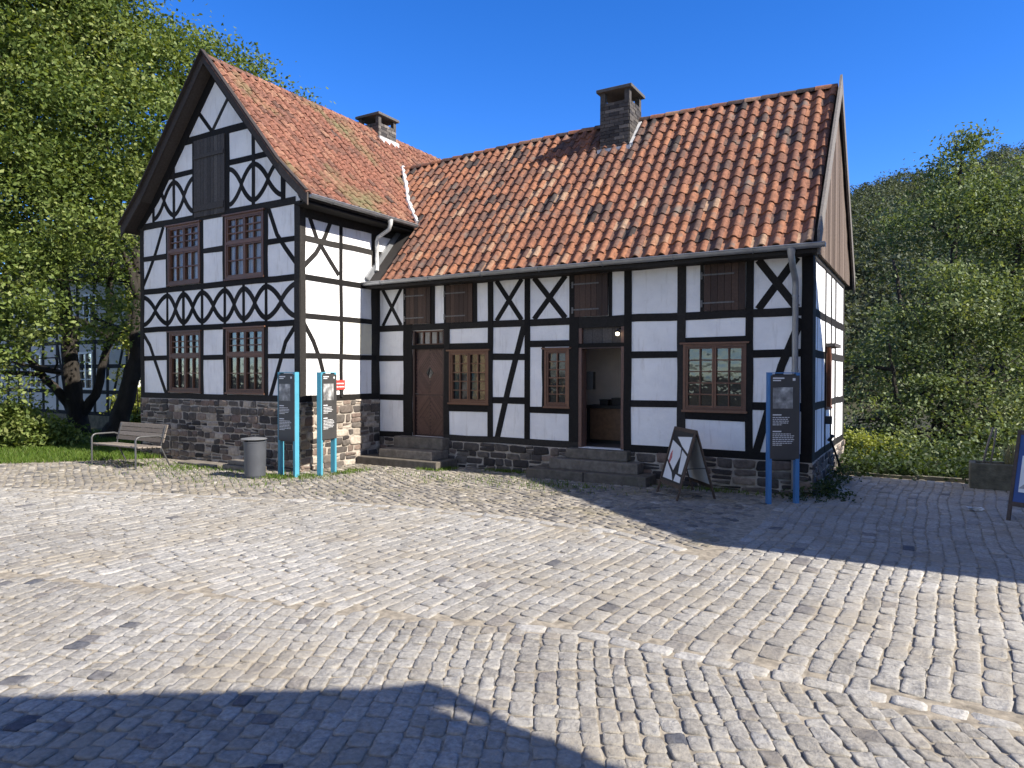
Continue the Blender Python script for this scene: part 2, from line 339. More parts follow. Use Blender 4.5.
def stones_object(name, groups, mats, parent=None, extra=None):
    """groups: (cells, z_lo, dome, tint, material index)"""
    Vs, Q, T, tq, tt, mq, mt = [], [], [], [], [], [], []; off = 0
    for cells, zlo, dome, tint, mi, jit in groups:
        V, q, t, n = stones_arrays(cells, zlo, dome, jit)
        Vs.append(V); Q.append(q+off); T.append(t+off); off += len(V)
        tq.append(np.repeat(tint, 24)); tt.append(np.repeat(tint, 8)); mq += [mi]*(24*n); mt += [mi]*(8*n)
    ne = 0
    if extra:                                              # plain quads: (verts (m,4,3), material index)
        for q4, mi in extra:
            q4 = np.asarray(q4, dtype=float); m = len(q4); Vs.append(q4.reshape(-1, 3)); Q.append(np.arange(4*m).reshape(m, 4)+off); off += 4*m
            tq.append(np.full(m, .5)); mq += [mi]*m
    V = np.concatenate(Vs); base = np.zeros(3); p = parent
    while p is not None: base += np.array(p.location); p = p.parent
    V = V-base
    Q = np.concatenate(Q); T = np.concatenate(T); me = bpy.data.meshes.new(name)
    me.vertices.add(len(V)); me.vertices.foreach_set('co', V.astype(np.float32).ravel())
    nl = len(Q)*4+len(T)*3; me.loops.add(nl); me.loops.foreach_set('vertex_index', np.concatenate([Q.ravel(), T.ravel()]).astype(np.int32))
    me.polygons.add(len(Q)+len(T))
    me.polygons.foreach_set('loop_start', np.concatenate([np.arange(len(Q))*4, len(Q)*4+np.arange(len(T))*3]).astype(np.int32))
    me.polygons.foreach_set('use_smooth', np.ones(len(Q)+len(T), dtype=bool)); me.update(calc_edges=True)
    a = me.attributes.new('tint', 'FLOAT', 'FACE'); a.data.foreach_set('value', np.concatenate(tq+tt).astype(np.float32))
    for m in mats: me.materials.append(M[m])
    me.polygons.foreach_set('material_index', np.array(mq+mt, dtype=np.int32))
    o = bpy.data.objects.new(name, me); COL.objects.link(o)
    if parent: o.parent = parent
    return o
def grid_cells(x0, x1, y0, y1, ang, cw, cl, gap, keep, wob=.05):
    """columns of stones: rotated grid over a bounding box, columns run along +y turned by ang"""
    ca, sa = math.cos(ang), math.sin(ang); cx, cy = (x0+x1)/2, (y0+y1)/2; rad = math.hypot(x1-x0, y1-y0)/2
    q, cen = [], []; u = -rad; ph = random.uniform(0, 9)
    while u < rad:
        wd = random.uniform(*cw); v = -rad+random.uniform(0, .3)
        while v < rad:
            ln = random.uniform(*cl)
            wv = lambda vv: wob*math.sin(vv*.9+ph)+wob*.5*math.sin(vv*2.3+u*.7)
            g = gap*random.uniform(.6, 1.5)/2
            c = [(u+g+wv(v), v+g), (u+wd-g+wv(v), v+g), (u+wd-g+wv(v+ln), v+ln-g), (u+g+wv(v+ln), v+ln-g)]
            c = [(cx+a*ca-b*sa, cy+a*sa+b*ca, 0) for a, b in c]
            m = (sum(k[0] for k in c)/4, sum(k[1] for k in c)/4)
            if all(keep(*(p_[0]*.5+m[0]*.5, p_[1]*.5+m[1]*.5)) for p_ in c): q.append(c); cen.append(m)
            v += ln
        u += wd
    q = np.array(q); return dict(q=q, n=np.tile([0., 0, 1], (len(q), 1))), np.array(cen)

# ================================================================== GROUND
gm = MB()
gm.add([(-900, -900, -.06), (900, -900, -.06), (900, 900, -.06), (-900, 900, -.06)], [(0, 1, 2, 3)])
tag(gm.build('ground', 'soil', fix=False), kind='structure')

DX = [-30, -16.5, -13.55, -10.54, -8.33, -6.6, -5.05, -3.27, -1.87, -1.0]; DY = [3.2, 4.9, 5.68, 6.83, 7.55, 7.95, 8.12, 8.07, 7.4, 6.9]
drain = lambda x: float(np.interp(x, DX, DY))
bord = lambda x: 4.72 if x > -2.3 else 4.72+.27*(x+2.3)
grass_edge = lambda x: float(np.interp(x, [-40, -24, -17.5, -16.4, -15.9, -15.2], [2.0, 4.6, 7.0, 8.15, 8.7, 9.75]))
inside = lambda x, y: y < 15.05 and y < grass_edge(x) if x < -15.2 else (y < 15.05 and not (-15.95 < x < -10.9 and y > 9.7) and not (-10.9 <= x < -1.7 and y > 12.0))
regF = lambda x, y: y < bord(x)-(.02 if x > -2.7 else .0)
regN = lambda x, y: x < -2.1 and y > drain(x)+.10 and inside(x, y)
regM = lambda x, y: y > bord(x)+(.10 if x > -2.7 else .0) and not (x < -1.95 and y > drain(x)-.11) and inside(x, y)
cF, mF = grid_cells(-9, 4.5, -.6, 4.8, R_(24), (.10, .14), (.115, .18), .009, regF, .035)
cM, mM = grid_cells(-19, 4.5, 0, 15.2, R_(-1), (.125, .17), (.15, .26), .010, regM, .035)
cN, mN = grid_cells(-19, -2, 4, 12.2, R_(62), (.11, .16), (.12, .22), .026, regN, .05)
def tints(n, dark=.05): 
    t = np.clip(RNG.normal(.54, .13, n), .2, 1); d = RNG.random(n) < dark; t[d] = RNG.uniform(0, .12, d.sum()); return t
def zone(mid, s=.9, seed=0):
    """slow drift of stone tone over the square"""
    x, y = mid[:, 0], mid[:, 1]; return .10*np.sin(x*s+seed)+.08*np.sin(y*1.3*s+x*.6+seed*2)
# course of pale border stones, and the drain course
def course(path, ln, wd, gap=.014):
    q = []; s = 0; P = [np.array(p) for p in path]; seg = [np.linalg.norm(P[i+1]-P[i]) for i in range(len(P)-1)]; L = sum(seg)
    def pt(t):
        i = 0
        while i < len(seg)-1 and t > seg[i]: t -= seg[i]; i += 1
        d = (P[i+1]-P[i])/seg[i]; return P[i]+d*t, np.array([-d[1], d[0]])
    while s < L-.3:
        l = random.uniform(*ln); (a, na), (b, nb) = pt(s+gap), pt(s+l); w2 = random.uniform(*wd)/2
        q.append([(*(a-na*w2), 0), (*(b-nb*w2), 0), (*(b+nb*w2), 0), (*(a+na*w2), 0)]); s += l
    q = np.array(q); return dict(q=q, n=np.tile([0., 0, 1], (len(q), 1)))
cB = course([(-2.75, 4.62), (-2.3, 4.76), (4.5, 4.76)], (.19, .27), (.12, .15))
cD = course([(x, drain(x)) for x in (-18, -16.5, -13.55, -10.54, -8.33, -6.6, -5.05, -3.27, -2.1)], (.22, .34), (.15, .18))
cols = [(x, y) for x in np.arange(-19, 5, .5) for y in np.arange(-1.0, 15.1, .5) if inside(x+.25, y+.25) or inside(x, y) or inside(x+.5, y)]
bed = [[(x, y, -.011), (x+.5, y, -.011), (x+.5, y+.5, -.011), (x, y+.5, -.011)] for x, y in cols]
tM = np.clip(tints(len(mM), .012)+zone(mM)+.03, 0, 1); tF = np.clip(tints(len(mF), .022)+zone(mF, 1.3, 2)-.06, 0, 1); tN = np.clip(RNG.normal(.5, .22, len(mN)), 0, 1)
sq = stones_object('cobbled_square', [(cM, -.05, .007, tM, 0, .008), (cF, -.05, .007, tF, 0, .008), (cN, -.05, .014, tN, 1, .016),
    (cB, -.05, .012, np.clip(RNG.normal(.82, .1, len(cB['q'])), .5, 1), 0, .008), (cD, -.05, .012, np.clip(RNG.normal(.72, .12, len(cD['q'])), .4, 1), 0, .01)],
    ['cobble', 'cobble_rough', 'sand'], None, [(bed, 2)])
tag(sq, kind='structure')
kb = MB()
x = -1.45
while x < 4.4:
    l = random.uniform(.5, .8); kb.box((x+.008, 15.06, -.05), (x+l-.008, 15.2, .05+random.uniform(-.01, .01))); x += l
tag(kb.build('path_kerb', 'trough'), kind='structure')

# ================================================================== HOUSE
YM, YG, XS, XR = 12.1, 9.78, -10.78, -1.62        # facade planes
XL = -16.2
house = thing('half_timbered_house', 'white half-timbered L-shaped house with black beams, tall gable and red tiled roofs', 'house', (-8, YM, 0))
PM, PG, PS, PR = Plane('x', YM, -1), Plane('x', YG, -1), Plane('y', XS, 1), Plane('y', XR, 1)
TH = .22
# roofs ---------------------------------------------------------------
RX, RZ = -13.40, 8.74                               # ridge of the gabled wing
prof_l = [(0, RZ), (2.35, 6.08), (3.10, 5.40)]      # offset from ridge, height
RY, RZ2, EY, EZ = 14.65, 7.42, 11.62, 3.98          # ridge and eave of the long wing
def bow(x): return .09*math.sin(math.pi*min(max((x+11.5)/10.0, 0), 1))
def z_left(x):
    d = abs(x-RX); return float(np.interp(d, [p[0] for p in prof_l]+[9], [p[1] for p in prof_l]+[-1]))
def z_right(x, y):
    t = abs(y-RY)/(RY-EY); return (RZ2+bow(x))*(1-t)+EZ*t if t <= 1 else -9

# --- plaster walls
wins = dict(  # window openings u0,u1,z0,z1 in their planes
    w1=(-8.80, -7.80, 1.345, 2.44), w2=(-6.49, -5.95, 1.325, 2.44), w3=(-3.72, -2.64, 1.33, 2.48),
    ga=(-15.07, -13.93, 1.55, 2.90), gb=(-13.05, -11.83, 1.55, 2.92), gc=(-15.12, -13.94, 4.00, 5.33), gd=(-13.07, -11.84, 3.99, 5.34), rw=(13.80, 14.55, 1.35, 2.45))
doors = dict(d1=(-9.80, -8.94, .59, 2.52), t1=(-9.80, -8.94, 2.585, 2.90), d2=(-5.76, -4.83, .56, 2.47), t2=(-5.76, -4.83, 2.53, 2.84))
mb = MB(); PM.wall(mb, XS, XR, .53, 4.0, [wins['w1'], wins['w2'], wins['w3'], *doors.values()], TH)
PR.wall(mb, YM+TH, 16.9, .53, 3.98, [wins['rw']], TH)
mb.box((XS, 16.68, .0), (XR-TH, 16.9, 4.0))
wall_r = mb.build('wall', 'plaster', house); wall_r['label'] = 'white plaster panels of the long low wing'
mb = MB(); PG.wall(mb, XL, XS, 1.38, 5.45, [wins[k] for k in ('ga', 'gb', 'gc', 'gd')], TH)
PG_tri = [(XL+.02, 5.45), (XS-.02, 5.45), (RX+2.35, z_left(RX+2.35)-.18), (RX, RZ-.16), (RX-2.35, z_left(RX-2.35)-.18)]
mb.prism([PG.p(u, z, 0) for u, z in PG_tri], (0, TH, 0))
PS.wall(mb, YG+TH, 20, 1.38, 5.4, [], TH)
mb.box((XL, YG+TH, 1.38), (XL+TH, 20, 5.4)); mb.box((XL, 19.8, 0), (XS, 20, 8.2))
wall_l = mb.build('wall', 'plaster', house); wall_l['label'] = 'white plaster panels of the tall gabled wing'
mb = MB(); PS.rect(mb, 10.96, 11.85, 2.385, 3.06, -.01, .003)
mb.build('patched_panel', 'plaster_cream', house)['label'] = 'cream panel among the white ones'

# --- timber frames
def tim(mb, pl, u0, u1, z0, z1, n=.012, j=.012):
    nn = n+random.uniform(-.004, .004); du, dz = u1-u0, z1-z0
    if max(du, dz) < 1.2: pl.rect(mb, u0, u1, z0, z1, -.05, nn, None, 0, j*.8); return
    L = max(du, dz); k = max(3, int(L/.55)); off = [0]+[random.gauss(0, .0065) for _ in range(k-1)]+[0]; a0 = random.uniform(-.004, .004)
    pts = [((u0+u1)/2+off[i]+a0, z0+dz*i/k) for i in range(k+1)] if dz > du else [(u0+du*i/k, (z0+z1)/2+off[i]+a0) for i in range(k+1)]
    pl.strip(mb, pts, min(du, dz)*random.uniform(.96, 1.06), -.05, nn)
def brace(mb, pl, pts, wd=.12, n=.006): pl.strip(mb, pts, wd, -.05, n+random.uniform(-.002, .002))
mb = MB()
for u0, u1, z0, z1 in [(-10.05, -9.80, .66, 3.86), (-8.94, -8.80, .66, 3.86), (-7.82, -7.694, .655, 3.86), (-6.94, -6.82, .655, 3.86), (-5.95, -5.76, .655, 3.86),
                       (-4.83, -4.68, .655, 3.86), (-3.825, -3.68, .655, 3.86), (-2.655, -2.53, .655, 3.86), (-1.775, XR+.012, .53, 3.98), (XS, -10.745, .53, 3.9)]:
    tim(mb, PM, u0, u1, z0, z1, .016)
tim(mb, PM, XS, -9.80, .53, .66); tim(mb, PM, -8.94, -5.76, .53, .66); tim(mb, PM, -4.83, XR-.15, .53, .66)       # sill beams
tim(mb, PM, XS, XR-.1, 2.91, 3.045, .011); tim(mb, PM, XS, XR-.1, 3.85, 4.05, .022, .004)          # girt and plate
for u0, u1 in [(XS, -10.0), (-7.7, -6.9), (-4.70, -3.8), (-2.55, -1.75)]:
    tim(mb, PM, u0, u1, 1.36, 1.49, .010); tim(mb, PM, u0, u1, 2.24, 2.37, .010)
tim(mb, PM, -8.82, -7.8, 1.165, 1.34, .010); tim(mb, PM, -8.82, -7.8, 2.46, 2.605, .010)
tim(mb, PM, -6.84, -5.93, 1.177, 1.31, .010); tim(mb, PM, -6.84, -5.93, 2.48, 2.615, .010); tim(mb, PM, -6.55, -6.49, 1.3, 2.5, .010)
tim(mb, PM, -3.7, -2.64, 1.16, 1.315, .010); tim(mb, PM, -3.7, -2.64, 2.50, 2.605, .010)
tim(mb, PM, -9.82, -8.93, 2.50, 2.60, .011); tim(mb, PM, -5.78, -4.81, 2.46, 2.54, .011); tim(mb, PM, -5.78, -4.81, 2.835, 2.93, .009)
for u0, u1 in [(-9.29, -9.185), (-8.94, -8.87), (-8.19, -8.09), (-5.145, -5.07), (-3.42, -3.36), (-10.04, -9.965)]: tim(mb, PM, u0, u1, 3.03, 3.87, .012)
for u0, u1, wd in [(-10.73, -10.06, .085), (-6.93 + .11, -5.95, .11), (-7.69, -6.94, .10), (-2.53, -1.78, .125)]:
    m_ = (u0+u1)/2; g = (u1-u0)*.10
    brace(mb, PM, [(u0+g, 3.86), (u1-g, 3.04)], wd, .007); brace(mb, PM, [(u1-g, 3.86), (u0+g, 3.04)], wd, .004)
brace(mb, PM, [(-6.95, 2.96), (-7.30, 1.75), (-7.60, .60)], .125, .013)
brace(mb, PM, [(-1.78, 2.86), (-2.08, 2.10), (-2.49, .60)], .125, .013)
# right end wall
for u0, u1, z0, z1 in [(12.1+.01, 12.42, .53, 3.95), (13.70, 13.80, .55, 3.95), (14.55, 14.65, .55, 3.95), (15.3, 15.42, .55, 3.95), (16.75, 16.9, .53, 3.95)]: tim(mb, PR, u0, u1, z0, z1, .014)
for z0, z1 in [(.53, .66), (1.36, 1.49), (2.24, 2.37), (2.91, 3.04)]: 
    for a, b in ((12.3, 13.80), (14.55, 16.8)): tim(mb, PR, a, b, z0, z1, .010)
tim(mb, PR, 13.7, 14.65, .53, .66, .010); tim(mb, PR, 13.7, 14.65, 2.91, 3.04, .010); tim(mb, PR, 12.3, 16.8, 3.84, 4.02, .016)
for k in range(7): tim(mb, PR, 12.7+.62*k, 12.725+.62*k, .66, 3.86, .004, .002) if not 13.65 < 12.7+.62*k < 14.7 else None
mb.build('timber_frame', 'timber', house)['label'] = 'black timber frame of the long low wing'

mb = MB()
# gabled front: posts
tim(mb, PG, XL-.01, XL+.13, 1.38, 5.4, .016); tim(mb, PG, -10.93, XS+.012, 1.38, 5.4, .016)
for z0, z1, a, b in [(1.50, 2.925, 0, 0), (3.955, 5.36, 0, 0)]:
    for u0, u1 in [(-15.19, -15.07), (-13.93, -13.83), (-13.155, -13.05), (-11.83, -11.725)]: tim(mb, PG, u0, u1, z0-.02, z1+.02, .013)
for z0, z1, n in [(1.38, 1.51, .014), (2.925, 3.04, .012), (3.83, 3.955, .012), (5.35, 5.50, .016)]: tim(mb, PG, XL+.1, -10.9, z0, z1, n)
for z0, z1 in [(2.26, 2.37), (4.61, 4.725)]:
    for u0, u1 in [(XL+.1, -15.15), (-13.86, -13.13), (-11.76, -10.9)]: tim(mb, PG, u0, u1, z0, z1, .010)
def ogee(pl, mb, p, q, z0, z1, wd=.10):
    """rounded lozenge arms from both posts of a cell, meeting in its middle"""
    zm, b = (z0+z1)/2, (z1-z0)*.41
    for a, c in ((p, q), (q, p)):
        h = (c-a)*.5; brace(mb, pl, [(a+h*(.5*math.sqrt(max(0, 1-t*t))+.5*(1-abs(t)))*1.02, zm+b*t) for t in np.sin(np.linspace(-math.pi/2, math.pi/2, 15))], wd, .008)
ps = [-16.10, -15.155, -14.55, -13.88, -13.105, -12.48, -11.78, -10.88]
for i, p in enumerate(ps):
    if 0 < i < len(ps)-1: tim(mb, PG, p-.035, p+.035, 3.02, 3.85, .013)
    if i < len(ps)-1:
        q = ps[i+1]; ogee(PG, mb, p, q, 3.04, 3.83, .105)
brace(mb, PG, [(-15.30, 5.36), (-15.62, 4.75), (-15.88, 4.35), (-16.14, 4.0)], .10); brace(mb, PG, [(-11.70, 5.36), (-11.45, 4.80), (-11.2, 4.50), (-10.9, 4.18)], .10)
brace(mb, PG, [(-16.12, 2.90), (-15.85, 2.62), (-15.68, 2.3), (-15.22, 1.48)], .10); brace(mb, PG, [(-10.93, 2.9), (-11.2, 2.60), (-11.32, 2.3), (-11.66, 1.48)], .10)
# gable triangle
ins = .27
tri_x = lambda z: float(np.interp(z, [5.40, 6.08, RZ], [3.10, 2.35, 0]))-.30
for sg in (-1, 1):
    brace(mb, PG, [(RX+sg*(tri_x(5.42)+.16), 5.42), (RX+sg*(tri_x(6.08)+.12), 6.08), (RX, RZ-.20)], .30, .018)
tim(mb, PG, RX-tri_x(6.54)-.05, -14.11, 6.42, 6.54); tim(mb, PG, -13.0, RX+tri_x(6.54)+.05, 6.42, 6.54)
tim(mb, PG, RX-tri_x(7.2)-.05, RX+tri_x(7.2)+.05, 7.11, 7.26, .014)
tim(mb, PG, -13.06, -12.93, 5.48, 7.12); tim(mb, PG, -14.20, -14.12, 5.48, 7.12)
tim(mb, PG, -12.205, -12.11, 5.48, 7.0); tim(mb, PG, -14.93, -14.85, 5.48, 6.9)
tim(mb, PG, -11.31, -11.20, 5.48, 6.0); tim(mb, PG, -15.72, -15.63, 5.48, 6.0)
brace(mb, PG, [(-13.50, 7.24), (-14.10, 7.88)], .09); brace(mb, PG, [(-13.52, 7.24), (-12.98, 7.86)], .09)
for p, q in [(-14.89, -14.15), (-15.64, -14.89), (-12.93, -12.155), (-12.155, -11.27)]: ogee(PG, mb, p, q, 5.50, 6.42, .10)
# flank wall
tim(mb, PS, YG+.0, 9.915, 1.38, 5.35, .014); tim(mb, PS, 10.86, 10.955, 1.5, 5.2, .012); tim(mb, PS, 11.86, 12.09, 1.38, 5.3, .012)
tim(mb, PS, 9.9, 12.08, 1.385, 1.51); 
for z0, z1 in [(2.27, 2.375), (3.07, 3.175), (3.84, 3.955), (4.62, 4.74)]: tim(mb, PS, 9.9, 12.0, z0, z1, .010)
tim(mb, PS, 12.05, 14.2, 4.62, 4.74, .010)
tim(mb, PS, 9.9, 19, 5.10, 5.30, .03); tim(mb, PS, 12.80, 12.93, 4.2, 5.2, .012)
brace(mb, PS, [(10.03, 5.12), (10.22, 4.72), (10.42, 4.50), (10.62, 4.28), (10.84, 4.05)], .10); brace(mb, PS, [(10.60, 5.12), (10.44, 4.78), (10.2, 4.42), (9.88, 4.12)], .10)
brace(mb, PS, [(9.88, 2.96), (10.12, 2.62), (10.30, 2.25), (10.55, 1.50)], .10)
mb.build('timber_frame', 'timber', house)['label'] = 'black timber frame of the tall gabled wing with curved braces'

# --- rubble base
def wall_stones(pl, u0, u1, z0, z1, rows, ln, gap=.018, holes=()):
    q = []; n = []; z = z0; nv = Vector(pl.p(0, 0, 1))-Vector(pl.p(0, 0, 0))
    while z < z1-.03:
        h = min(random.uniform(*rows), z1-z); u = u0-random.uniform(0, .2)
        if z1-z-h < .06: h = z1-z
        while u < u1:
            l = random.uniform(*ln); a, b = max(u, u0), min(u+l, u1)
            if b-a > .04:
                hh = h if random.random() < .75 else h*.55
                parts = [(z, z+h)] if hh == h else [(z, z+hh), (z+hh, z+h)]
                for za, zb in parts:
                    if not any(k[0] < (a+b)/2 < k[1] and k[2] < (za+zb)/2 < k[3] for k in holes):
                        g = gap/2*random.uniform(.5, 1.6)
                        q.append([pl.p(a+g, za+g, 0), pl.p(b-g, za+g, 0), pl.p(b-g, zb-g, 0), pl.p(a+g, zb-g, 0)]); n.append(nv)
            u += l
        z += h
    q = np.array(q); return dict(q=q, n=np.array([list(v) for v in n]), h=RNG.uniform(.008, .030, len(q)))
def quad_box(a, b):
    x0, y0, z0 = a; x1, y1, z1 = b
    v = [(x0, y0, z0), (x1, y0, z0), (x1, y1, z0), (x0, y1, z0), (x0, y0, z1), (x1, y0, z1), (x1, y1, z1), (x0, y1, z1)]
    return [[v[i] for i in f] for f in ((4, 5, 6, 7), (0, 1, 5, 4), (1, 2, 6, 5), (2, 3, 7, 6), (3, 0, 4, 7))]
BG, BS, BM, BR = Plane('x', YG-.02, -1), Plane('y', XS+.02, 1), Plane('x', YM-.02, -1), Plane('y', XR+.02, 1)
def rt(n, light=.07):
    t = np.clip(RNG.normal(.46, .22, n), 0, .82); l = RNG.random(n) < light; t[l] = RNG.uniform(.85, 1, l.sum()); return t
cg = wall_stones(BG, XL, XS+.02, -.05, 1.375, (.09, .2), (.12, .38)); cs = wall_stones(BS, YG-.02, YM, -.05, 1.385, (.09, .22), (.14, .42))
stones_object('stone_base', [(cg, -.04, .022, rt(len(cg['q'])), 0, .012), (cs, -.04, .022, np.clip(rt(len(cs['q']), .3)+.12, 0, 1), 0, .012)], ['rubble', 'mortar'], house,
              [(quad_box((XL, YG-.02, -.1), (XS+.02, 19.9, 1.379)), 1)])['label'] = 'tall rubble stone base under the gabled wing'
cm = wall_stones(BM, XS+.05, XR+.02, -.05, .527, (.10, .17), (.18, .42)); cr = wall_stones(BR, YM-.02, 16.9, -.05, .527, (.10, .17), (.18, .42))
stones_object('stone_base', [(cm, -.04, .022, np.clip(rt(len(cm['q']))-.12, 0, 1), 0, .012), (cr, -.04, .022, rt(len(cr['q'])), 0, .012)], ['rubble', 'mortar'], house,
              [(quad_box((XS+.04, YM-.02, -.1), (XR+.02, 16.9, .529)), 1)])['label'] = 'low stone base under the long wing'

# --- roof decks, tiles
def tile_mesh(mb, P, du, rows_s, ncol, keep, tintf):
    """P(u,s,h): surface point along the eave u, up the slope s, raised h"""
    prof = [(-.04, .020), (.08, .004), (.25, -.006), (.38, .0), (.50, .024), (.65, .052), (.79, .060), (.92, .047), (1.03, .020)]
    for r in range(len(rows_s)-1):
        s0, s1 = rows_s[r], rows_s[r+1]; 
        for c in range(ncol):
            u0 = c*du
            if not keep(u0+du/2, (s0+s1)/2): continue
            ju, js, jh, tw = random.gauss(0, .006), random.gauss(0, .010)-(random.uniform(.02, .06) if random.random() < .025 else 0), random.gauss(0, .004), random.gauss(0, .014)
            V = []
            for (a, h) in prof: V.append(P(u0+a*du+ju, s0+js+tw*(a-.5)-.015, h+.004+jh))            # lower lip bottom
            for (a, h) in prof: V.append(P(u0+a*du+ju, s0+js+tw*(a-.5)-.015, h+.030+jh))            # lower lip top
            for (a, h) in prof: V.append(P(u0+a*du*.99+ju, s1+js+.05, h+.004+jh))                   # upper end, under next row
            n = len(prof); Fc = [(i, i+1, n+i+1, n+i) for i in range(n-1)]+[(n+i, n+i+1, 2*n+i+1, 2*n+i) for i in range(n-1)]
            Fc += [(0, n, 2*n), (n-1, 3*n-1, 2*n-1)]
            mb.add(V, Fc, tintf(u0, s0))
# long wing, front slope
Ls = math.hypot(RY-EY, RZ2-EZ)
def P_r(u, s, h):
    x = XS+.06+u; t = s/Ls; zr = RZ2+bow(x); ny, nz = -(zr-EZ)/Ls, (RY-EY)/Ls
    return (x, EY+(RY-EY)*t+ny*h, EZ+(zr-EZ)*t+nz*h)
WR = (-1.50)-(XS+.06)
def keep_r(u, s):
    x, y, z = P_r(u, s, 0); return x < -1.5 and (z > z_left(x)-.02 if x < -10.2 else True)
deck = MB()
def deckquad(pts, th=.05):
    deck.prism(pts, (0, 0, -th))
deckquad([(XS+.02, EY+.02, EZ-.035), (-1.48, EY+.02, EZ-.035), (-1.48, RY, RZ2-.03), (XS+.02, RY, RZ2-.03)])
deckquad([(XS-2.5, RY, RZ2-.031), (-1.48, RY, RZ2-.031), (-1.48, 17.68, EZ-.035), (XS-2.5, 17.68, EZ-.035)])
deckquad([(XS-1.9, RY-1.9, RZ2-1.9*1.135-.033), (XS+.0, RY-1.9, RZ2-1.9*1.135-.033), (XS+.0, RY, RZ2-.033), (XS-1.9, RY, RZ2-.033)])
mb = MB()
ncol = int(WR/.235)+14
def P_r2(u, s, h): return P_r(u-14*.235+.0, s, h)
rows = list(np.linspace(0, Ls-.05, 17))
tile_mesh(mb, P_r2, .235, rows, ncol, lambda u, s: keep_r(u-14*.235, s) and (u-14*.235 > -.02 or s > 2.0), lambda u, s: min(1, max(0, random.gauss(.52, .24)+.18*math.exp(-s*1.5))))
roof_r = mb.build('roof', 'tile_r', house, smooth=True, fix=False, autos=40); roof_r['label'] = 'weathered pantile roof of the long low wing'
dk = deck.build('underlay', 'deck', roof_r)
# ridge tiles (part of the roof, own look)
mb = MB(); x = XS-1.35
while x < -1.60:
    l = min(.36, -1.50-x); z = RZ2+bow(x)+.015
    pts = [(.105*math.cos(a), .105*math.sin(a)) for a in np.linspace(math.pi*1.02, -.02*math.pi, 8)]
    V = [(x-.03, RY+p, z-.04+q+.014) for p, q in pts]+[(x+l, RY+p*.92, z-.04+q*.92) for p, q in pts]
    mb.add(V, [(i, i+1, 8+i+1, 8+i) for i in range(7)]+[tuple(range(7, -1, -1))]); x += l-.03
mb.build('ridge_tiles', 'tile_r', roof_r, smooth=True, fix=False, autos=40)
# gabled wing
VY = 9.52
L1 = math.hypot(2.35, RZ-6.08); L2 = math.hypot(.75, .68); 
def P_l(side):
    def f(u, s, h):
        y = VY+.03+u; t = L1+L2-s
        if s < L2: k = s/L2; off, z = 3.10-.75*k, 5.40+.68*k; nx, nz = .68/L2, .75/L2
        else: k = (s-L2)/L1; off, z = 2.35*(1-k), 6.08+(RZ-6.08)*k; nx, nz = (RZ-6.08)/L1, 2.35/L1
        return (RX+side*(off+nx*h), y, z+nz*h)
    return f
deck = MB()
for sg in (-1, 1):
    deckquad([(RX, VY+.01, RZ-.035), (RX, 20.2, RZ-.035), (RX+sg*2.35, 20.2, 6.08-.035), (RX+sg*2.35, VY+.01, 6.08-.035)], .06)
    deckquad([(RX+sg*2.35, VY+.01, 6.08-.034), (RX+sg*2.35, 20.2, 6.08-.034), (RX+sg*3.10, 20.2, 5.40-.034), (RX+sg*3.10, VY+.01, 5.40-.034)], .06)
mb = MB(); fl = P_l(1)
def flm(u, s, h): return fl(8.7-u, s, h)
def keep_l(u, s):
    x, y, z = flm(u, s, 0); return z > z_right(x, y)+.0
rows = list(np.linspace(0, L1+L2-.04, 18))
tile_mesh(mb, flm, .225, rows, int(8.7/.225)+1, keep_l, lambda u, s: min(1, max(0, random.gauss(.55, .2))))
roof_l = mb.build('roof', 'tile_l', house, smooth=True, fix=False, autos=40); roof_l['label'] = 'mossy red pantile roof of the tall gabled wing'
deck.build('underlay', 'deck', roof_l)
mb = MB(); y = VY+.03
while y < 19:
    l = .36; pts = [(.11*math.cos(a), .11*math.sin(a)) for a in np.linspace(math.pi*1.02, -.02*math.pi, 8)]; z = RZ+.012-.012*(y-VY)*.5
    V = [(RX+p, y-.03, z-.045+q+.014) for p, q in pts]+[(RX+p*.92, y+l, z-.045+q*.92) for p, q in pts]
    mb.add(V, [(i, i+1, 8+i+1, 8+i) for i in range(7)]+[tuple(range(7, -1, -1))]); y += l-.03
mb.build('ridge_tiles', 'tile_l', roof_l, smooth=True, fix=False, autos=40)
# valley and wall flashing
mb = MB(); pts = []
for z in np.linspace(5.42, RZ2+.03, 9):
    x = RX+float(np.interp(z, [5.40, 6.08, RZ], [3.10, 2.35, 0])); y = EY+(z-EZ)/(RZ2+bow(x)-EZ)*(RY-EY); pts.append((x+.03, y, z+.075))
mb.tube([(p[0]+random.gauss(0, .008), p[1], p[2]-.01) for p in pts], [.055+random.uniform(-.008, .012) for _ in pts], 8)
mb.build('flashing', 'lead', roof_l)
mb = MB()
for k in range(6):
    a, b = k/6*.36, (k+1)/6*.36
    A = (XS+.03, EY+.05+(RY-EY)*a, EZ+(RZ2-EZ)*a); B = (XS+.03, EY+.05+(RY-EY)*b, EZ+(RZ2-EZ)*b)
    mb.bar((A[0], A[1], A[2]+.07), (B[0], B[1], B[2]+.07), .09, .13, (0, -.75, .66))
mb.build('flashing', 'zinc', roof_r)

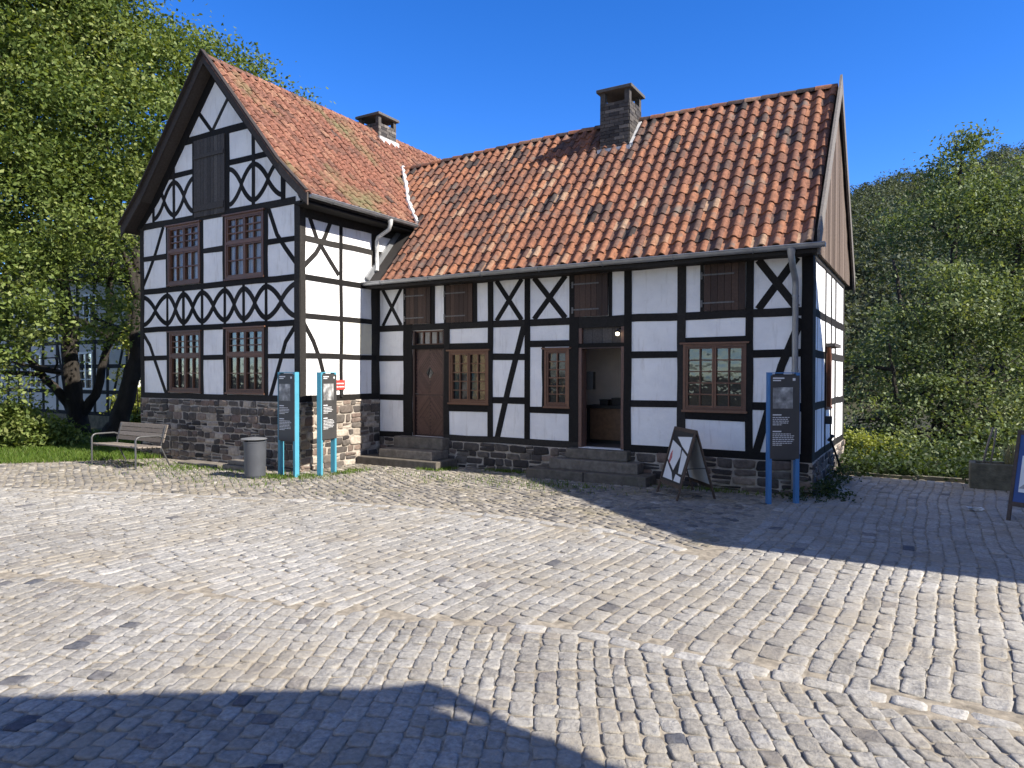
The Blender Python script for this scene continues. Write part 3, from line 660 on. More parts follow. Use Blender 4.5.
# bargeboards
mb = MB()
for sg in (-1, 1):
    pl = Plane('x', VY, -1)
    for (o0, z0), (o1, z1) in [((-.0, RZ+.13), (2.35, 6.08+.10)), ((2.35, 6.08+.10), (3.14, 5.40+.06))]:
        dz = .26
        a, b, c, d = (RX+sg*o0, z0), (RX+sg*o1, z1), (RX+sg*o1, z1-dz), (RX+sg*o0, z0-dz)
        mb.hexa([pl.p(*a, .0), pl.p(*b, .0), pl.p(*b, .035), pl.p(*a, .035), pl.p(*d, .0), pl.p(*c, .0), pl.p(*c, .035), pl.p(*d, .035)])
    # soffit boards
    for (o0, z0), (o1, z1) in [((0, RZ-.13), (2.35, 6.08-.13)), ((2.35, 6.08-.13), (3.0, 5.40-.05))]:
        mb.hexa([(RX+sg*o0, VY+.002, z0), (RX+sg*o1, VY+.002, z1), (RX+sg*o1, YG-.02, z1), (RX+sg*o0, YG-.02, z0), (RX+sg*o0, VY+.002, z0+.03), (RX+sg*o1, VY+.002, z1+.03), (RX+sg*o1, YG-.02, z1+.03), (RX+sg*o0, YG-.02, z0+.03)])
mb.build('bargeboard', 'barge', house)['label'] = 'dark bargeboards along the tall gable'
mb = MB(); mb.bar((RX-.0, VY-.05, RZ+.14), (RX+2.35, VY-.05, 6.08+.115), .10, .03, (1, 0, 1)); mb.bar((RX+2.35, VY-.05, 6.08+.115), (RX+3.14, VY-.05, 5.40+.08), .10, .03, (1, 0, 1))
mb.bar((RX+.0, VY-.05, RZ+.138), (RX-2.35, VY-.05, 6.08+.113), .10, .03, (-1, 0, 1)); mb.bar((RX-2.35, VY-.05, 6.08+.113), (RX-3.14, VY-.05, 5.40+.078), .10, .03, (-1, 0, 1))
mb.build('verge_cap', 'barge', house)
mb = MB(); plr = Plane('y', -1.50, 1)
for sg in (-1, 1):
    e = 2.97; 
    a, b = (RY, RZ2+.24), (RY+sg*e, EZ+.21); mb.hexa([plr.p(a[0], a[1], -.0), plr.p(b[0], b[1], 0), plr.p(b[0], b[1], .04), plr.p(a[0], a[1], .04), plr.p(a[0], a[1]-.36, 0), plr.p(b[0], b[1]-.38, 0), plr.p(b[0], b[1]-.38, .04), plr.p(a[0], a[1]-.38, .04)])
mb.build('bargeboard', 'hatch_light', house)['label'] = 'grey brown bargeboards on the end gable'
# boarded end gable
mb = MB(); u = 12.0
while u < 17.2:
    b = random.uniform(.13, .19); b = min(b, 17.25-u); zt = lambda q: RZ2-.14-abs(q-RY)*1.125
    if b > .03 and zt(u) > 3.98 and zt(u+b) > 3.98:
        n = .07+random.uniform(0, .012); p = Plane('y', XR, 1)
        mb.hexa([p.p(u, 3.93, .0), p.p(u+b-.006, 3.93, 0), p.p(u+b-.006, 3.93, n), p.p(u, 3.93, n), p.p(u, zt(u), 0), p.p(u+b-.006, zt(u+b), 0), p.p(u+b-.006, zt(u+b), n), p.p(u, zt(u), n)])
    u += b
mb.build('gable_boards', 'gableboards', house)['label'] = 'brown vertical boards on the end gable'
mb = MB(); mb.prism([(XR-.03, 12.0, 3.93), (XR-.03, 17.3, 3.93), (XR-.03, RY, RZ2-.12)], (-.15, 0, 0)); mb.build('gable_backing', 'deck', house)
# eaves boards
mb = MB(); mb.box((XS+.02, EY+.03, 3.86), (-1.5, YM-.03, 3.90)); mb.box((XS+.02, EY+.02, 3.84), (-1.5, EY+.05, 3.98))
mb.box((RX+2.72, VY+.03, 5.25), (RX+3.08, 19, 5.285)); 
mb.build('soffit', 'timber', house)

# gutters and pipes
def gutter(a, b, r, ax):
    mb = MB(); a, b = Vector(a), Vector(b); d = (b-a).normalized(); side = Vector((0, 1, 0)) if ax == 'x' else Vector((1, 0, 0)); up = Vector((0, 0, 1))
    angs = np.linspace(math.pi, 2*math.pi, 9); V = []
    for q in (a, b):
        V += [q+side*r*math.cos(t)+up*r*math.sin(t) for t in angs]+[q+side*(r-.006)*math.cos(t)+up*(r-.006)*math.sin(t) for t in angs]
    n = 9; Fc = []
    for i in range(n-1): Fc += [(i, i+1, 18+i+1, 18+i), (9+i, 9+i+1, 27+i+1, 27+i)]
    Fc += [tuple(range(9)), tuple(range(18, 27))]
    mb.add(V, Fc, .5)
    for s_ in (-1, 1): mb.tube([a+side*s_*r, b+side*s_*r], .011, 6)
    L = (b-a).length; k = .6
    while k < L: mb.tube([a+d*k+side*(r+.004)*math.cos(t)+up*(r+.004)*math.sin(t) for t in angs], .009, 5); k += 1.3
    return mb
gr = gutter((XS-.06, EY-.045, 3.965), (-1.37, EY-.045, 3.965), .068, 'x').build('gutter', 'zinc', house, smooth=True, autos=50); gr['label'] = 'grey zinc gutter along the long wing'
gl = gutter((RX+3.17, VY+.0, 5.40), (RX+3.17, 12.78, 5.40), .062, 'y').build('gutter', 'zinc', house, smooth=True, autos=50); gl['label'] = 'grey zinc gutter along the tall wing'
mb = MB(); xd = -1.86
mb.tube([(xd, EY-.045, 3.93), (xd, EY-.03, 3.80), (xd+.0, EY+.1, 3.66), (xd, YM-.14, 3.5), (xd, YM-.09, 3.40), (xd, YM-.09, .05)], [.07, .052, .048, .048, .048, .048], 14)
for z in (3.2, 2.0, .9): mb.tube([(xd, YM-.09, z), (xd, YM-.09, z+.03)], .056, 14)
mb.build('downpipe', 'zinc', house, smooth=True, autos=50)['label'] = 'zinc downpipe at the right corner'
mb = MB(); gx = RX+3.17
mb.tube([(gx, 11.86, 5.36), (gx, 11.86, 5.25), (gx-.06, 11.88, 5.15), (XS+.14, 11.92, 5.02), (XS+.09, 11.93, 4.94), (XS+.09, 11.94, 4.36), (XS+.12, 11.90, 4.26)], [.062, .046, .043, .043, .043, .043, .043], 14)
mb.build('downpipe', 'lead', house, smooth=True, autos=50)['label'] = 'short white downpipe spilling onto the lower roof'

# --- windows
def window(pl, name_label, o, leaves, rows, transom=None, mat='winframe', glass='glass', back=None, drip=True, fw=.048):
    u0, u1, z0, z1 = o; mb = MB(); N0, N1 = -.07, .022
    pl.rect(mb, u0, u0+fw, z0, z1, N0, N1); pl.rect(mb, u1-fw, u1, z0, z1, N0, N1)
    pl.rect(mb, u0+fw, u1-fw, z0, z0+fw, N0, N1-.002); pl.rect(mb, u0+fw, u1-fw, z1-fw, z1, N0, N1-.002)
    bands = [(z0+fw, z1-fw)] if not transom else [(z0+fw, transom-.03), (transom+.03, z1-fw)]
    if transom: pl.rect(mb, u0+fw, u1-fw, transom-.03, transom+.03, N0, N1+.004)
    W = (u1-u0-2*fw)/leaves
    for bi, (a, b) in enumerate(bands):
        nr = rows[bi] if isinstance(rows, (list, tuple)) else rows
        for l in range(leaves):
            c, d = u0+fw+W*l+.004, u0+fw+W*(l+1)-.004; sf = .032
            pl.rect(mb, c, c+sf, a+.003, b-.003, N0, N1-.012); pl.rect(mb, d-sf, d, a+.003, b-.003, N0, N1-.012)
            pl.rect(mb, c+sf, d-sf, a+.003, a+sf, N0, N1-.014); pl.rect(mb, c+sf, d-sf, b-sf, b-.003, N0, N1-.014)
            ncol = 2 if leaves > 1 or W > .3 else 1
            for k in range(1, ncol): m_ = c+sf+(d-c-2*sf)*k/ncol; pl.rect(mb, m_-.011, m_+.011, a+sf, b-sf, N0+.02, N1-.022)
            for k in range(1, nr): m_ = a+sf+(b-a-2*sf)*k/nr; pl.rect(mb, c+sf, d-sf, m_-.011, m_+.011, N0+.022, N1-.024)
    if drip: pl.rect(mb, u0-.05, u1+.05, z1, z1+.03, -.03, .06)
    pl.rect(mb, u0-.02, u1+.02, z0-.035, z0, -.03, .045)
    wo_ = mb.build('window', mat, house); wo_['label'] = name_label
    g = MB(); pl.rect(g, u0+fw, u1-fw, z0+fw, z1-fw, -.045, -.040, .5); g.build('pane', glass, wo_)
    if back:
        g = MB(); n = 26
        for i in range(n):
            a, b = u0+.02+(u1-u0-.04)*i/n, u0+.02+(u1-u0-.04)*(i+1)/n
            pl.rect(g, a, b, z0+.02, z1-.02, -.085-.012*math.sin(i*1.7)-.006, -.08-.012*math.sin(i*1.7))
        g.build('curtain', back, wo_)
    return wo_
window(PM, 'brown casement window left of centre in the long wing', wins['w1'], 2, 5)
window(PM, 'narrow brown window beside the open doorway', wins['w2'], 1, 6)
window(PM, 'brown casement window near the right corner of the long wing', wins['w3'], 2, 5)
window(PG, 'lower brown window on the left of the gable', wins['ga'], 2, [2, 3], 2.36, glass='glass')
window(PG, 'lower brown window on the right of the gable', wins['gb'], 2, [2, 3], 2.36, glass='glass')
window(PG, 'upper brown window on the left of the gable with white curtains', wins['gc'], 2, [2, 3], 4.75, glass='glass_bright', back='curtain')
window(PG, 'upper brown window on the right of the gable with white curtains', wins['gd'], 2, [2, 3], 4.75, glass='glass_bright', back='curtain')
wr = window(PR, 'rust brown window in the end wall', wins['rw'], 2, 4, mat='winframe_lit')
mb = MB(); mb.hexa([(XR+.03, 13.78, 1.37), (XR+.10, 13.72, 1.37), (XR+.10, 13.76, 1.37), (XR+.03, 13.82, 1.37), (XR+.03, 13.78, 2.44), (XR+.10, 13.72, 2.44), (XR+.10, 13.76, 2.44), (XR+.03, 13.82, 2.44)])
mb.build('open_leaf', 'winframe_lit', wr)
mb = MB(); PR.rect(mb, 13.70, 14.65, 2.46, 2.52, -.03, .17); mb.build('hood', 'hatch', wr)
mb = MB(); PR.rect(mb, 13.72, 13.82, 1.06, 1.20, .0, .12); mb.build('catch', 'iron', wr)

# --- shutters and hatch
def boards(pl, o, n0, n1, nb, mat, name, label, parent, hinge=True, hz=(.17, .78), ledges=()):
    u0, u1, z0, z1 = o; mb = MB(); w_ = (u1-u0)/nb
    for k in range(nb): pl.rect(mb, u0+w_*k+.003, u0+w_*(k+1)-.003, z0, z1, n0, n1+random.uniform(-.003, .003))
    for (a, b) in ledges: pl.rect(mb, u0+.02, u1-.02, z0+a, z0+b, n1, n1+.02)
    ob = mb.build(name, mat, parent); ob['label'] = label
    if hinge:
        for f in hz:
            h = MB(); zz = z0+(z1-z0)*f; pl.rect(h, u0-.05, u0+(u1-u0)*.74, zz-.013, zz+.013, n1+.004, n1+.012); pl.rect(h, u0-.055, u0-.02, zz-.07, zz+.05, n1+.003, n1+.016)
            h.build('hinge', 'hinge', ob)
    return ob
boards(PM, (-9.965, -9.292, 3.05, 3.845), -.03, .03, 6, 'shutter', 'shutter', 'closed brown shutter above the herringbone door', house)
boards(PM, (-8.868, -8.192, 3.05, 3.845), -.03, .03, 6, 'shutter', 'shutter', 'closed brown shutter above the left casement window', house)
boards(PM, (-5.835, -5.148, 3.05, 3.845), -.03, .03, 6, 'shutter', 'shutter', 'closed brown shutter above the open doorway', house)
boards(PM, (-3.358, -2.658, 3.05, 3.845), -.03, .03, 6, 'shutter', 'shutter', 'closed brown shutter above the right casement window', house)
boards(PG, (-14.12, -13.06, 5.43, 7.13), -.03, .035, 9, 'hatch', 'hatch_door', 'weathered grey loft hatch in the gable', house, False, ledges=((.12, .26), (1.28, 1.36)))

# --- doors
u0, u1, z0, z1 = doors['d1']; mb = MB(); c = (u0+u1)/2; PM.rect(mb, u0, u0+.05, z0, 2.92, -.15, .0); PM.rect(mb, u1-.04, u1, z0, 2.92, -.15, .0)

def clipdiag(cu, cz, k, wd, box):
    pass
# herringbone laths: concentric diamonds above, chevrons below
for (cz, zlo, zhi) in ((1.98, 1.50, 2.49), (1.0, .63, 1.49)):
    k = .17 if cz > 1.5 else .02
    while k < 1.2:
        for sx in (-1, 1):
            for sz in (-1, 1):
                pts = []
                for t in np.linspace(0, 1, 60):
                    uu, zz = c+sx*k*t*.80, cz+sz*k*(1-t)
                    if u0+.055 < uu < u1-.045 and zlo < zz < zhi: pts.append((uu, zz))
                if len(pts) > 1: PM.strip(mb, [pts[0], pts[-1]], 0.031, -.10, -.056+random.uniform(-.002, .002), random.uniform(.7, 1))
        k += .075
for zz in (1.495, .61, 2.50): PM.rect(mb, u0+.05, u1-.04, zz-.02, zz+.02, -.10, -.060)
door = mb.build('door', 'door', house); bk = MB(); PM.rect(bk, u0+.05, u1-.04, z0, z1, -.13, -.085, .2); bk.build('door_backing', 'iron', door); door['label'] = 'closed dark brown herringbone door with a diamond window'
mb = MB(); PM.strip(mb, [(c-.07, 1.98), (c+.07, 1.98)], .20, -.08, -.070, .5); mb = MB()
mb.prism([PM.p(c-.085, 1.98, -.055), PM.p(c, 1.98-.125, -.055), PM.p(c+.085, 1.98, -.055), PM.p(c, 1.98+.125, -.055)], (0, .01, 0)); mb.build('diamond_pane', 'glass', door)
mb = MB(); mb.tube([PM.p(u0+.085, 1.52, -.06), PM.p(u0+.085, 1.52, .0), PM.p(u0+.16, 1.52, .0)], .012, 8); mb.build('handle', 'hinge', door)
u0, u1, z0, z1 = doors['t1']; mb = MB(); PM.rect(mb, u0+.05, u1-.04, z0, z0+.035, -.13, -.05); PM.rect(mb, u0+.05, u1-.04, z1-.03, z1, -.13, -.05)
for k in range(1, 4): m_ = u0+.05+(u1-u0-.09)*k/4; PM.rect(mb, m_-.012, m_+.012, z0+.035, z1-.03, -.12, -.06)
tr = mb.build('transom_window', 'winframe', house); tr['label'] = 'small four pane transom over the closed door'
mb = MB(); PM.rect(mb, u0+.05, u1-.04, z0+.03, z1-.03, -.10, -.095, .5); mb.build('pane', 'glass_bright', tr)
mb = MB(); PM.rect(mb, u0+.08, u1-.06, z0+.02, z1-.02, -.20, -.19, .5); mb.build('curtain', 'curtain', tr)
# open doorway: frame, boarded transom, room
u0, u1, z0, z1 = doors['d2']; mb = MB(); PM.rect(mb, u0, u0+.07, z0, 2.86, -.22, .008); PM.rect(mb, u1-.06, u1, z0, 2.86, -.22, .008); PM.rect(mb, u0+.07, u1-.06, z1-.03, z1, -.2, .005)
mb.build('door_frame', 'door', house)['label'] = 'brown frame of the open doorway'
boards(PM, (u0+.07, u1-.06, 2.535, 2.835), -.12, -.05, 4, 'hatch', 'transom_boards', 'boarded transom over the open doorway', house, False)
mb = MB(); mb.box((XS+.25, YM+TH+.002, .40), (XR-.25, 16.66, .545)); mb.build('room_floor', 'floorwood', house)
mb = MB(); mb.box((XS+.25, 13.75, .55), (XR-.25, 13.85, 3.0)); mb.build('room_wall', 'room', house)
mb = MB(); mb.box((XS+.23, YM+TH+.002, 3.0), (XR-.23, 16.66, 3.1)); mb.build('room_ceiling', 'plaster_dim', house)
mb = MB(); mb.box((-5.72, 12.33, 1.66), (-5.56, 12.45, 2.0)); mb.build('wall_box', 'iron', house)['label'] = 'dark box on the left jamb of the open doorway'
# inside
ct = thing('shop_counter', 'wooden counter with dark top seen through the open doorway', 'counter', (-5.62, 13.3, .545))
mb = MB(); mb.box((-5.98, 13.12, .62), (-5.30, 13.5, 1.26)); mb.build('front_panel', 'counter', ct, bevel=.006)
mb = MB(); mb.box((-6.06, 13.05, 1.26), (-5.22, 13.6, 1.32)); mb.box((-6.04, 13.10, .547), (-5.98, 13.5, 1.26)); mb.box((-5.30, 13.1, .547), (-5.24, 13.5, 1.26)); mb.box((-5.98, 13.16, .547), (-5.30, 13.5, .62)); mb.build('counter_top', 'iron', ct)
for (a, b, lb) in ((-5.70, .14, 'low dark box on the counter in the doorway, left of the taller one'), (-5.43, .19, 'taller dark box on the right end of the counter in the doorway')):
    mb = MB(); mb.box((a-.09, 13.18, 1.321), (a+.09, 13.4, 1.321+b*.7)); mb.box((a-.10, 13.17, 1.321+b*.7), (a+.10, 13.41, 1.321+b*.7+.02))
    tag(mb.build('display_box', 'iron', None), lb, 'box')

# --- wall lamp
mb = MB(); lx, lz = -4.93, 2.70
mb.tube([(lx, YM+.06, lz+.10), (lx, YM-.06, lz+.10), (lx, YM-.08, lz+.06)], .012, 8); mb.lathe((lx, YM-.08, lz+.03), [(.05, 0), (.045, .02), (.015, .04)], 14)
lamp = mb.build('wall_lamp', 'iron', house); lamp['label'] = 'small lit lamp over the open doorway'
ml, nl_, bl_ = new_mat('lamp_glow'); bl_.inputs['Emission Color'].default_value = (1, .85, .6, 1); bl_.inputs['Emission Strength'].default_value = 3.0
mb = MB(); mb.lathe((lx, YM-.08, lz-.035), [(.012, 0), (.032, .012), (.038, .035), (.03, .06), (.012, .066)], 14); mb.build('bulb', ml, lamp, smooth=True)

# --- steps
def slab(name, a, b, label, mat='step', bev=.018):
    mb = MB(); n = max(1, int((b[0]-a[0])/1.1)); w_ = (b[0]-a[0])/n
    for k in range(n): mb.box((a[0]+w_*k+.003, a[1]+random.uniform(-.012, .012), a[2]), (a[0]+w_*(k+1)-.003, b[1], b[2]+random.uniform(-.004, .004)))
    o = mb.build(name, mat, house, bevel=bev); o['label'] = label; return o
slab('step', (-10.72, 11.30, -.05), (-8.55, 12.05, .16), 'bottom step below the closed door'); slab('step', (-10.22, 11.46, .16), (-8.78, 12.06, .34), 'middle step below the closed door')
slab('step', (-10.12, 11.82, .34), (-8.78, 12.35, .585), 'threshold stone of the closed door')
slab('step', (-6.58, 11.50, -.05), (-4.18, 12.06, .165), 'bottom step below the open doorway'); slab('step', (-6.20, 11.72, .165), (-4.42, 12.06, .36), 'middle step below the open doorway')
slab('step', (-5.93, 11.90, .36), (-4.68, 12.35, .548), 'threshold stone of the open doorway')

# --- chimneys
def chimney(x0, x1, y0, y1, zb, zt, zo, zc, label, tone):
    mb = MB(); nrow = int((zt-zb)/.075); hgt = (zt-zb)/nrow
    mb.box((x0+.012, y0+.012, zb), (x1-.012, y1-.012, zt-.002), .1)
    for r in range(nrow):
        za, zz = zb+hgt*r+.004, zb+hgt*(r+1)-.004; off = (r % 2)*.11
        for (f, a, b) in (('y', x0, x1), ('x', y0, y1)):
            k = a-off
            while k < b:
                p, q = max(k, a), min(k+.22, b)-.008
                if q-p > .02:
                    t = min(1, max(0, random.gauss(tone, .25)))
                    if f == 'y': mb.box((p, y0-random.uniform(0, .01), za), (q, y0+.05, zz), t); mb.box((p, y1-.05, za), (q, y1, zz), t)
                    else: mb.box((x1-.05, p+.003, za), (x1+random.uniform(.002, .012), q, zz), t); mb.box((x0, p+.003, za), (x0+.05, q, zz), t)
                k += .22
    for (a, b) in ((x0, y0), (x1-.11, y0), (x0, y1-.11), (x1-.11, y1-.11)): mb.box((a, b, zt), (a+.11, b+.11, zo), tone)
    ch = mb.build('chimney', 'brick', house); ch['label'] = label
    mb = MB(); mb.box((x0-.07, y0-.07, zo), (x1+.07, y1+.07, zc)); mb.build('chimney_cap', 'hatch', ch, bevel=.01)
    return ch
ch1 = chimney(-6.17, -5.50, 14.02, 14.72, 6.6, 7.80, 8.03, 8.10, 'square dark slate chimney on the long wing', .3)
ch2 = chimney(-13.86, -13.12, 14.72, 15.46, 8.2, 8.92, 9.12, 9.19, 'square slate chimney on the tall wing', .35)
mb = MB(); zz = lambda y: EZ+(RZ2+.05-EZ)*(y-EY)/(RY-EY)
mb.box((-6.22, 13.97, zz(14.0)-.05), (-5.46, 14.05, zz(14.0)+.09)); mb.hexa([(-5.49, 14.0, zz(14.0)-.05), (-5.42, 14.0, zz(14.0)-.05), (-5.42, 14.6, zz(14.6)-.05), (-5.49, 14.6, zz(14.6)-.05), (-5.49, 14.0, zz(14.0)+.13), (-5.42, 14.0, zz(14.0)+.13), (-5.42, 14.6, zz(14.6)+.11), (-5.49, 14.6, zz(14.6)+.11)])
mb.build('flashing', 'lead', ch1)
mb = MB(); zc_ = z_left(-13.1); mb.box((-13.11, 14.68, zc_-.16), (-13.04, 15.5, zc_+.12)); mb.build('flashing', 'lead', ch2)

# ================================================================== SIGNS AND FURNITURE
def info_sign(a, b, label, col, photo_w=1.0):
    A, B = Vector((*a, 0)), Vector((*b, 0)); d = (B-A).normalized(); nrm = Vector((d.y, -d.x, 0))
    wd = (B-A).length; mid = (A+B)/2; Ht = 1.97
    t = thing('information_sign', label, 'sign', mid, 'information signs by the house')
    P_ = lambda u, z, n: mid+d*u+nrm*n+Vector((0, 0, z))
    def rb(mb, u0, u1, z0, z1, n0, n1): mb.hexa([P_(u0, z0, n0), P_(u1, z0, n0), P_(u1, z0, n1), P_(u0, z0, n1), P_(u0, z1, n0), P_(u1, z1, n0), P_(u1, z1, n1), P_(u0, z1, n1)])
    for s in (-1, 1):
        mb = MB(); rb(mb, s*wd/2-.03, s*wd/2+.03, -.03, Ht, -.05, .05); mb.build('post', col, t, bevel=.004)
    mb = MB(); rb(mb, -wd/2+.03, wd/2-.03, .66, Ht-.012, -.015, .03); rb(mb, -wd/2+.0, wd/2+.02, .68, Ht-.03, .0505, .058); pn = mb.build('panel', 'anthracite', t)
    mb = MB(); rb(mb, -wd/2-.03, wd/2+.03, Ht, Ht+.015, -.05, .05); mb.build('top_cap', col, t)
    n0 = .0582; L, Rr = -wd/2+.035, wd/2-.035
    mb = MB(); rb(mb, L, L+.17, Ht-.082, Ht-.062, n0, n0+.002); rb(mb, L, L+.12, Ht-.115, Ht-.098, n0, n0+.002)
    rb(mb, Rr-.05, Rr-.01, Ht-.11, Ht-.07, n0, n0+.002)
    for zt, rowsn, ww in ((1.30, 5, .8), (1.05, 7, .95)):
        rb(mb, L, L+.13, zt+.035, zt+.052, n0, n0+.002)
        for k in range(rowsn):
            u = L; end = L+(Rr-L)*ww*random.uniform(.82, 1.0)
            if k == rowsn-1: end = L+(Rr-L)*.4
            while u < end:
                l = random.uniform(.02, .05); rb(mb, u, min(u+l, end), zt-k*.028, zt-k*.028+.011, n0, n0+.0015); u += l+.009
    mb.build('lettering', 'print', pn)
    mb = MB(); rb(mb, L, L+(Rr-L)*.86, 1.44, 1.76, n0, n0+.003); mb.build('photograph', 'photo', pn)
    return t
info_sign((-10.70, 9.22), (-10.26, 9.20), 'blue-posted information sign nearest the grey bin, facing the square', 'blue')
info_sign((-10.05, 9.60), (-10.13, 10.04), 'blue-posted information sign turned sideways, in front of the sunlit flank wall', 'blue')
info_sign((-2.08, 11.08), (-1.72, 11.29), 'shaded blue information sign by the downpipe at the right corner', 'deepblue')

rs = thing('notice_sign', 'small red notice with white lines fixed on the flank wall', 'sign', (XS+.02, 10.90, 1.60))
mb = MB(); PS.rect(mb, 10.72, 10.99, 1.62, 1.82, .02, .032); mb.build('board', 'red', rs)
mb = MB()
for z in (1.665, 1.735):
    u = 10.745
    while u < 10.95:
        l = random.uniform(.02, .06); PS.rect(mb, u, min(u+l, 10.968), z, z+.026, .0325, .034); u += l+.012
mb.build('lettering', 'print', rs)
mb = MB(); PS.rect(mb, 10.86, 10.92, 1.46, 1.62, .013, .05); mb.build('bracket', 'iron', rs)

# folding board in front of the house
def a_board(FL, FR, BR, BL, top, ht, label, front, wood):
    c = (FL+FR+BR+BL)/4; t = thing('folding_sign', label, 'sign', (c.x, c.y, 0), None)
    uF = (FR-FL); up = Vector((0, 0, 1)); cF, cB = (FL+FR)/2, (BL+BR)/2; apex = (cF+cB)/2+up*ht
    du = uF.normalized(); hw = uF.length/2
    fp = lambda u, k, n=0: cF+du*u+(apex-cF)*k+nF*n
    nF = (apex-cF).cross(du).normalized()
    if nF.dot(cF-cB) < 0: nF = -nF
    nB = (apex-cB).cross(du).normalized()
    if nB.dot(cB-cF) < 0: nB = -nB
    bp = lambda u, k, n=0: cB+du*u+(apex-cB)*k+nB*n
    def frame(fn, nm):
        mb = MB()
        for s in (-1, 1): mb.hexa([fn(s*hw-.022, 0, -.012), fn(s*hw+.022, 0, -.012), fn(s*hw+.022, 0, .012), fn(s*hw-.022, 0, .012), fn(s*hw-.022, 1, -.012), fn(s*hw+.022, 1, -.012), fn(s*hw+.022, 1, .012), fn(s*hw-.022, 1, .012)])
        for k0, k1 in ((.16, .21), (.95, 1.0)): mb.hexa([fn(-hw, k0, -.011), fn(hw, k0, -.011), fn(hw, k0, .011), fn(-hw, k0, .011), fn(-hw, k1, -.011), fn(hw, k1, -.011), fn(hw, k1, .011), fn(-hw, k1, .011)])
        return mb.build(nm, wood, t)
    frame(fp, 'front_frame'); frame(bp, 'back_frame')
    def board(fn, nm, mat, n): 
        mb = MB(); mb.hexa([fn(-hw+.02, .20, n-.004), fn(hw-.02, .20, n-.004), fn(hw-.02, .20, n+.004), fn(-hw+.02, .20, n+.004), fn(-hw+.02, .97, n-.004), fn(hw-.02, .97, n-.004), fn(hw-.02, .97, n+.004), fn(-hw+.02, .97, n+.004)]); return mb.build(nm, mat, t)
    bd = board(fp, 'front_board', front, 0); board(bp, 'back_board', 'greyboard', 0)
    mb = MB(); mb.tube([fp(hw, .45), bp(hw, .45)], .006, 6); mb.build('stay', 'iron', t)
    return t, bd, fp, hw
FL, FR = Vector((-3.86, 11.16, 0)), Vector((-3.32, 10.50, 0)); sp = Vector((.45, .50, 0))
M['greyboard'] = M['white']
t, bd, fp, hw = a_board(FL, FR, FR+sp, FL+sp, 0, 1.08, 'wooden folding sign with a timber-house reflection painted on its board, in front of the stone base', 'blackprint', 'signwood')
def patch(mbx, pts, n): mbx.prism([fp(u, k, n) for u, k in pts], tuple((fp(0, 0, .0015)-fp(0, 0, 0))))
mb = MB()
for q in ([(-.20, .86), (.36, .90), (.36, .66), (.08, .74)], [(-.36, .80), (.06, .71), (.10, .60), (-.02, .38), (-.36, .52)], [(.12, .69), (.36, .62), (.34, .36), (.20, .36)], [(-.36, .48), (-.05, .34), (.05, .24), (-.36, .24)], [(.12, .34), (.34, .32), (.36, .24), (.10, .24)]): patch(mb, q, .0045)
mb.build('board_image', 'white', bd)  # white shapes on black paint a mirrored timber house into the board
mb = MB(); patch(mb, [(-.30, .60), (-.25, .66), (-.20, .55), (-.24, .46), (-.30, .50)], .0062); mb.build('board_figure', 'pink', bd)
# blue board at the right edge
FL, FR = Vector((.93, 11.44, 0)), Vector((1.52, 11.08, 0)); sp = Vector((.28, .50, 0))
t, bd, fp, hw = a_board(FL, FR, FR+sp, FL+sp, 0, 1.2, 'blue folding sign with a white poster at the right edge of the path', 'navy', 'signwood')
mb = MB(); patch(mb, [(-.27, .32), (.27, .32), (.27, .72), (-.27, .72)], .0045); pp = mb.build('board_image', 'white', bd)
mb = MB(); patch(mb, [(-.27, .36), (-.12, .36), (-.20, .42)], .0065); patch(mb, [(.0, .36), (.2, .36), (.2, .6), (.05, .55)], .0065); mb.build('board_figure', 'print_grey', bd)

# bench
bn = thing('park_bench', 'grey wooden bench with tubular steel arms beside the grass', 'bench', (-14.65, 8.55, 0))
bx0, bx1, fy, by = -15.52, -13.78, 8.22, 8.82
for s, x in ((0, bx0+.06), (1, bx1-.06)):
    mb = MB(); mb.tube([(x, fy, .0), (x, fy, .58), (x, fy+.03, .63), (x, fy+.08, .65), (x, by-.12, .65), (x, by-.05, .62)], .019, 10)
    mb.tube([(x, by+.14, .0), (x, by-.06, .42), (x, by+.06, .86)], .017, 10); mb.tube([(x, fy, .40), (x, by-.05, .38)], .016, 8)
    mb.build('leg', 'darksteel', bn, smooth=True, autos=60)
mb = MB()
for k in range(5): y = fy+.01+k*.105; mb.box((bx0, y, .425-.006*k), (bx1, y+.09, .455-.006*k))
mb.build('seat', 'benchwood', bn, bevel=.006)
mb = MB()
for k in range(4): z = .50+k*.095; o = (z-.42)*.28; mb.hexa([(bx0, by-.07+o, z), (bx1, by-.07+o, z), (bx1, by-.045+o, z), (bx0, by-.045+o, z), (bx0, by-.045+o, z+.085), (bx1, by-.045+o, z+.085), (bx1, by-.02+o, z+.085), (bx0, by-.02+o, z+.085)])
mb.build('backrest', 'benchwood', bn, bevel=.005)

# bin
bi = thing('litter_bin', 'round grey metal litter bin in front of the rubble wall', 'bin', (-10.9, 8.78, 0))
mb = MB(); mb.lathe((-10.9, 8.78, 0), [(.165, .0), (.175, .005), (.175, .03), (.19, .035), (.205, .66), (.21, .665), (.21, .68), (.195, .685), (.19, .6)], 32); mb.build('body', 'binpaint', bi, smooth=True, autos=35)
mb = MB(); mb.lathe((-10.93, 8.78, .715), [(.05, -.01), (.235, 0), (.24, .012), (.225, .02), (.04, .045)], 32); mb.tube([(-11.08, 8.78, .6), (-11.08, 8.78, .74)], .012, 8); mb.build('lid', 'steel', bi, smooth=True, autos=35)

